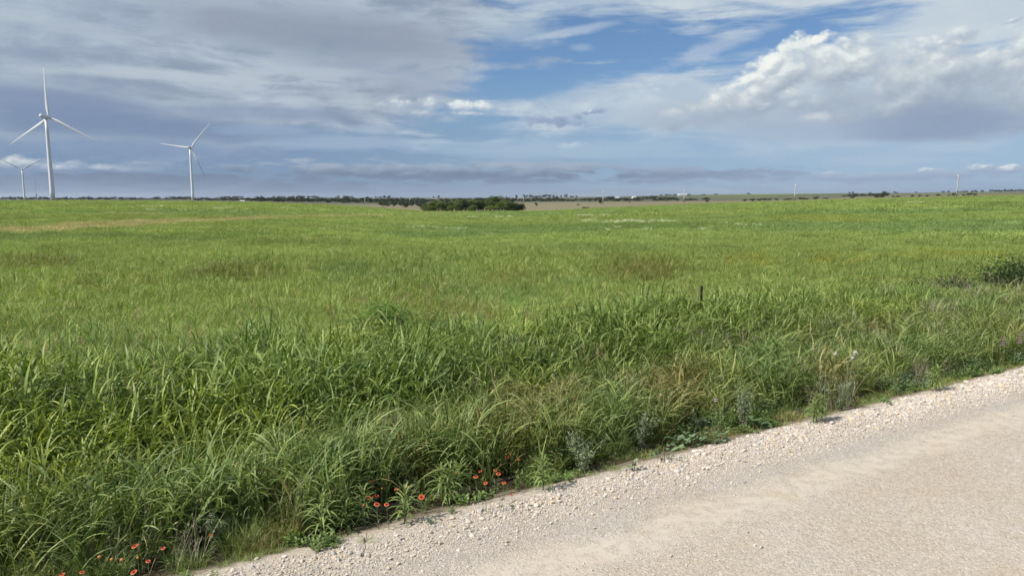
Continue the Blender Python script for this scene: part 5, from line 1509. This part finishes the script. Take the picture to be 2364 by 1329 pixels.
thistle(1712, 968, ((1718, 880, .6, False), (1727, 884, .6, False), (1738, 883, .6, False)), 'thistle stems with closed green burs over the narrow silvery bush', 88)
def mint(px, py, label, seed, mat, tiers=3, size=1.0, h=.5, group='purple flowering spikes'):
    x, y, z = surf_ray(px, py, h); rs = random.Random(seed)
    root = empty('flower_spike', (x, y, z)); tag(root, label, 'flower', group); CLEAR.append((x, y, .14))
    s_ = MB(); s_.tube([(0.03, 0.0, -.02), (.01, 0, h*.6), (0, 0, h)], [.004, .003, .002], 5)
    for k in range(12):
        f = rs.uniform(.2, .9); a = rs.uniform(0, 6.28); s_.leaf((.015*(1-f), 0, h*f), (math.cos(a), math.sin(a), .7), rs.uniform(.04, .07), .011, .7)
    s_.build('stem', M_STEM, root)
    b_ = MB()
    for t_ in range(tiers):
        zz = h-(tiers-1-t_)*.035*size-.005
        for k in range(16):
            a = k*.3927+t_; b_.leaf((0, 0, zz), (math.cos(a), math.sin(a), .35), .030*size*(1-.12*t_), .013*size, 1.0)
    b_.build('blossom', mat, root)
mint(2318, 778, 'purple tiered flower spike standing apart by the verge where the road runs out', 301, M_MAG, 4, 1.5, .7)
mint(2357, 766, 'taller purple tiered flower spike at the picture edge', 302, M_MAG, 5, 1.7, .7)
mint(1572, 914, 'pale pink flower in the verge above the broad-leaved patch', 303, M_PINK, 2, 1.1)
mint(1652, 919, 'pale pink flower beside the narrow silvery bush', 304, M_PINK, 2, 1.0)
mint(1143, 951, 'upper pale purple flower of the pair in the tall grass', 305, M_PINK, 2, 1.1, .6)
mint(1163, 967, 'lower pale purple flower of the pair in the tall grass', 306, M_PINK, 3, 1.1, .6)
mint(1083, 992, 'lilac flower in the shaded grass above the loose red group', 307, M_PINK, 1, 1.2, .5)
mint(1100, 1006, 'smaller lilac flower just below the other lilac one', 308, M_PINK, 1, .9, .5)
def twig(a, b, rad, label, seed, lift=.03):
    xa, ya, za = surf_ray(*a); xb, yb, zb = surf_ray(*b); rs = random.Random(seed)
    m_ = MB(); A, B = Vector((0, 0, .01)), Vector((xb-xa, yb-ya, zb-za+lift))
    pts = [A.lerp(B, k/6)+Vector((rs.gauss(0, .012), rs.gauss(0, .012), rs.uniform(0, lift))) for k in range(7)]
    m_.tube(pts, [rad*(1-.1*k) for k in range(7)], 6)
    for k in (2, 3, 5):
        p = pts[k]; q = p+Vector((rs.uniform(-.1, .1), rs.uniform(-.1, .1), rs.uniform(.0, .05))); m_.tube([p, q], [rad*.5, rad*.25], 5)
    o = m_.build('twig', M_BARK); o.location = (xa, ya, za); tag(o, label, 'twig', 'fallen twigs')
twig((1176, 1142), (1240, 1130), .006, 'thin dark twig on the stones by the lone thin weed', 311)
twig((835, 1285), (858, 1252), .004, 'forked dry twig standing up from the loose stones', 312, .12)
twig((690, 1262), (790, 1240), .006, 'long dark twig lying along the foot of the nearest drooping weed', 313)

# ------------------------------------------------------------------ far white flowers in the pasture
def white_flowers():
    r_ = np.random.default_rng(5); src = []
    m_, N, out = mat_new('cream_umbel'); principled(N, out, (0.74, 0.72, 0.50, 1), .8, .1)
    for k in range(3):
        b = MB(); rs = random.Random(k)
        for j in range(8):
            x, y, h = rs.gauss(0, .30), rs.gauss(0, .30), rs.uniform(.50, .78)
            b.lathe([(.01, h-.05), (.07, h-.012), (.06, h+.01), (.0, h+.02)], 8)
            b.v[-32:] = [(p[0]+x, p[1]+y, p[2]) for p in b.v[-32:]]
        src.append(proto('umbel_source', b.mesh('umbels', m_)))
    P = []
    for x0, x1, yy, sp, n in ((1332, 1370, 499.5, 1.2, 16), (1388, 1396, 497.5, .6, 4), (1336, 1350, 512.5, 1.0, 5), (1350, 1362, 513, 1.0, 5), (1370, 1374, 510, .6, 3), (1378, 1440, 515.5, 1.4, 20), (1440, 1460, 513.5, 1, 8), (1455, 1560, 513.8, 1.0, 26), (1505, 1516, 511.5, .8, 5), (1480, 1500, 517, .8, 6),
                              (1420, 1431, 529.5, .8, 4), (1399, 1407, 536, .6, 3), (1490, 1502, 535.5, .6, 4), (1613, 1624, 536, .6, 4), (945, 952, 530, .6, 3), (973, 984, 527.5, .7, 4), (1000, 1010, 528, .7, 3), (1026, 1034, 532.5, .6, 3), (1056, 1068, 533, .6, 4), (780, 786, 528.5, .5, 2), (802, 810, 529.5, .5, 2), (748, 754, 534, .4, 2),
                              (300, 420, 478, 1.5, 18), (500, 560, 483, 1, 8), (640, 700, 481, 1, 6), (1080, 1100, 503, .6, 4), (1150, 1210, 502, 1, 8), (2080, 2130, 468, .6, 8), (1700, 1760, 524, 1, 6), (1660, 1680, 519, .6, 3), (330, 560, 488, 2, 10)):
        for _ in range(max(1, int(n*.5))):
            x, y, z = ground_at(rs.uniform(x0, x1), yy+5+rs.gauss(0, sp*.4)); P.append((x, y, gz(x, y)+.02))
    n = len(P)
    sc_ = np.array([np.clip(math.hypot(p[0], p[1])/110, .6, 1.5) for p in P])*r_.uniform(.7, 1.2, n)
    o = scatter('white_wildflowers', src, np.array(P), np.stack([np.zeros(n), np.zeros(n), r_.uniform(0, 6, n)], -1), np.stack([sc_, sc_, np.clip(sc_, .9, 1.25)], -1), r_.integers(0, 3, n))
    tag(o, 'cream white wildflowers in thin drifts across the far pasture', 'flowers', kind='stuff')
white_flowers()

roadside()
pasture()

# ------------------------------------------------------------------ the air between here and the ridge
def haze():
    m_, N, out = mat_new('summer_haze')
    v = N.new('ShaderNodeVolumePrincipled')
    v.inputs['Color'].default_value = (0.80, 0.88, 1.0, 1)
    v.inputs['Density'].default_value = 0.00003
    v.inputs['Anisotropy'].default_value = 0.3
    N.t.links.new(v.outputs[0], out.inputs['Volume'])
    zl = float(min(o.bound_box[0][2] for o in [bpy.data.objects['ground']]))
    b = MB(); b.box(-31000, 31000, -31000, 31000, zl-1.0, 190.0)
    o = b.build('haze', m_)
    tag(o, 'thin bluish summer haze over the distant ridge', 'haze', kind='stuff')
haze()
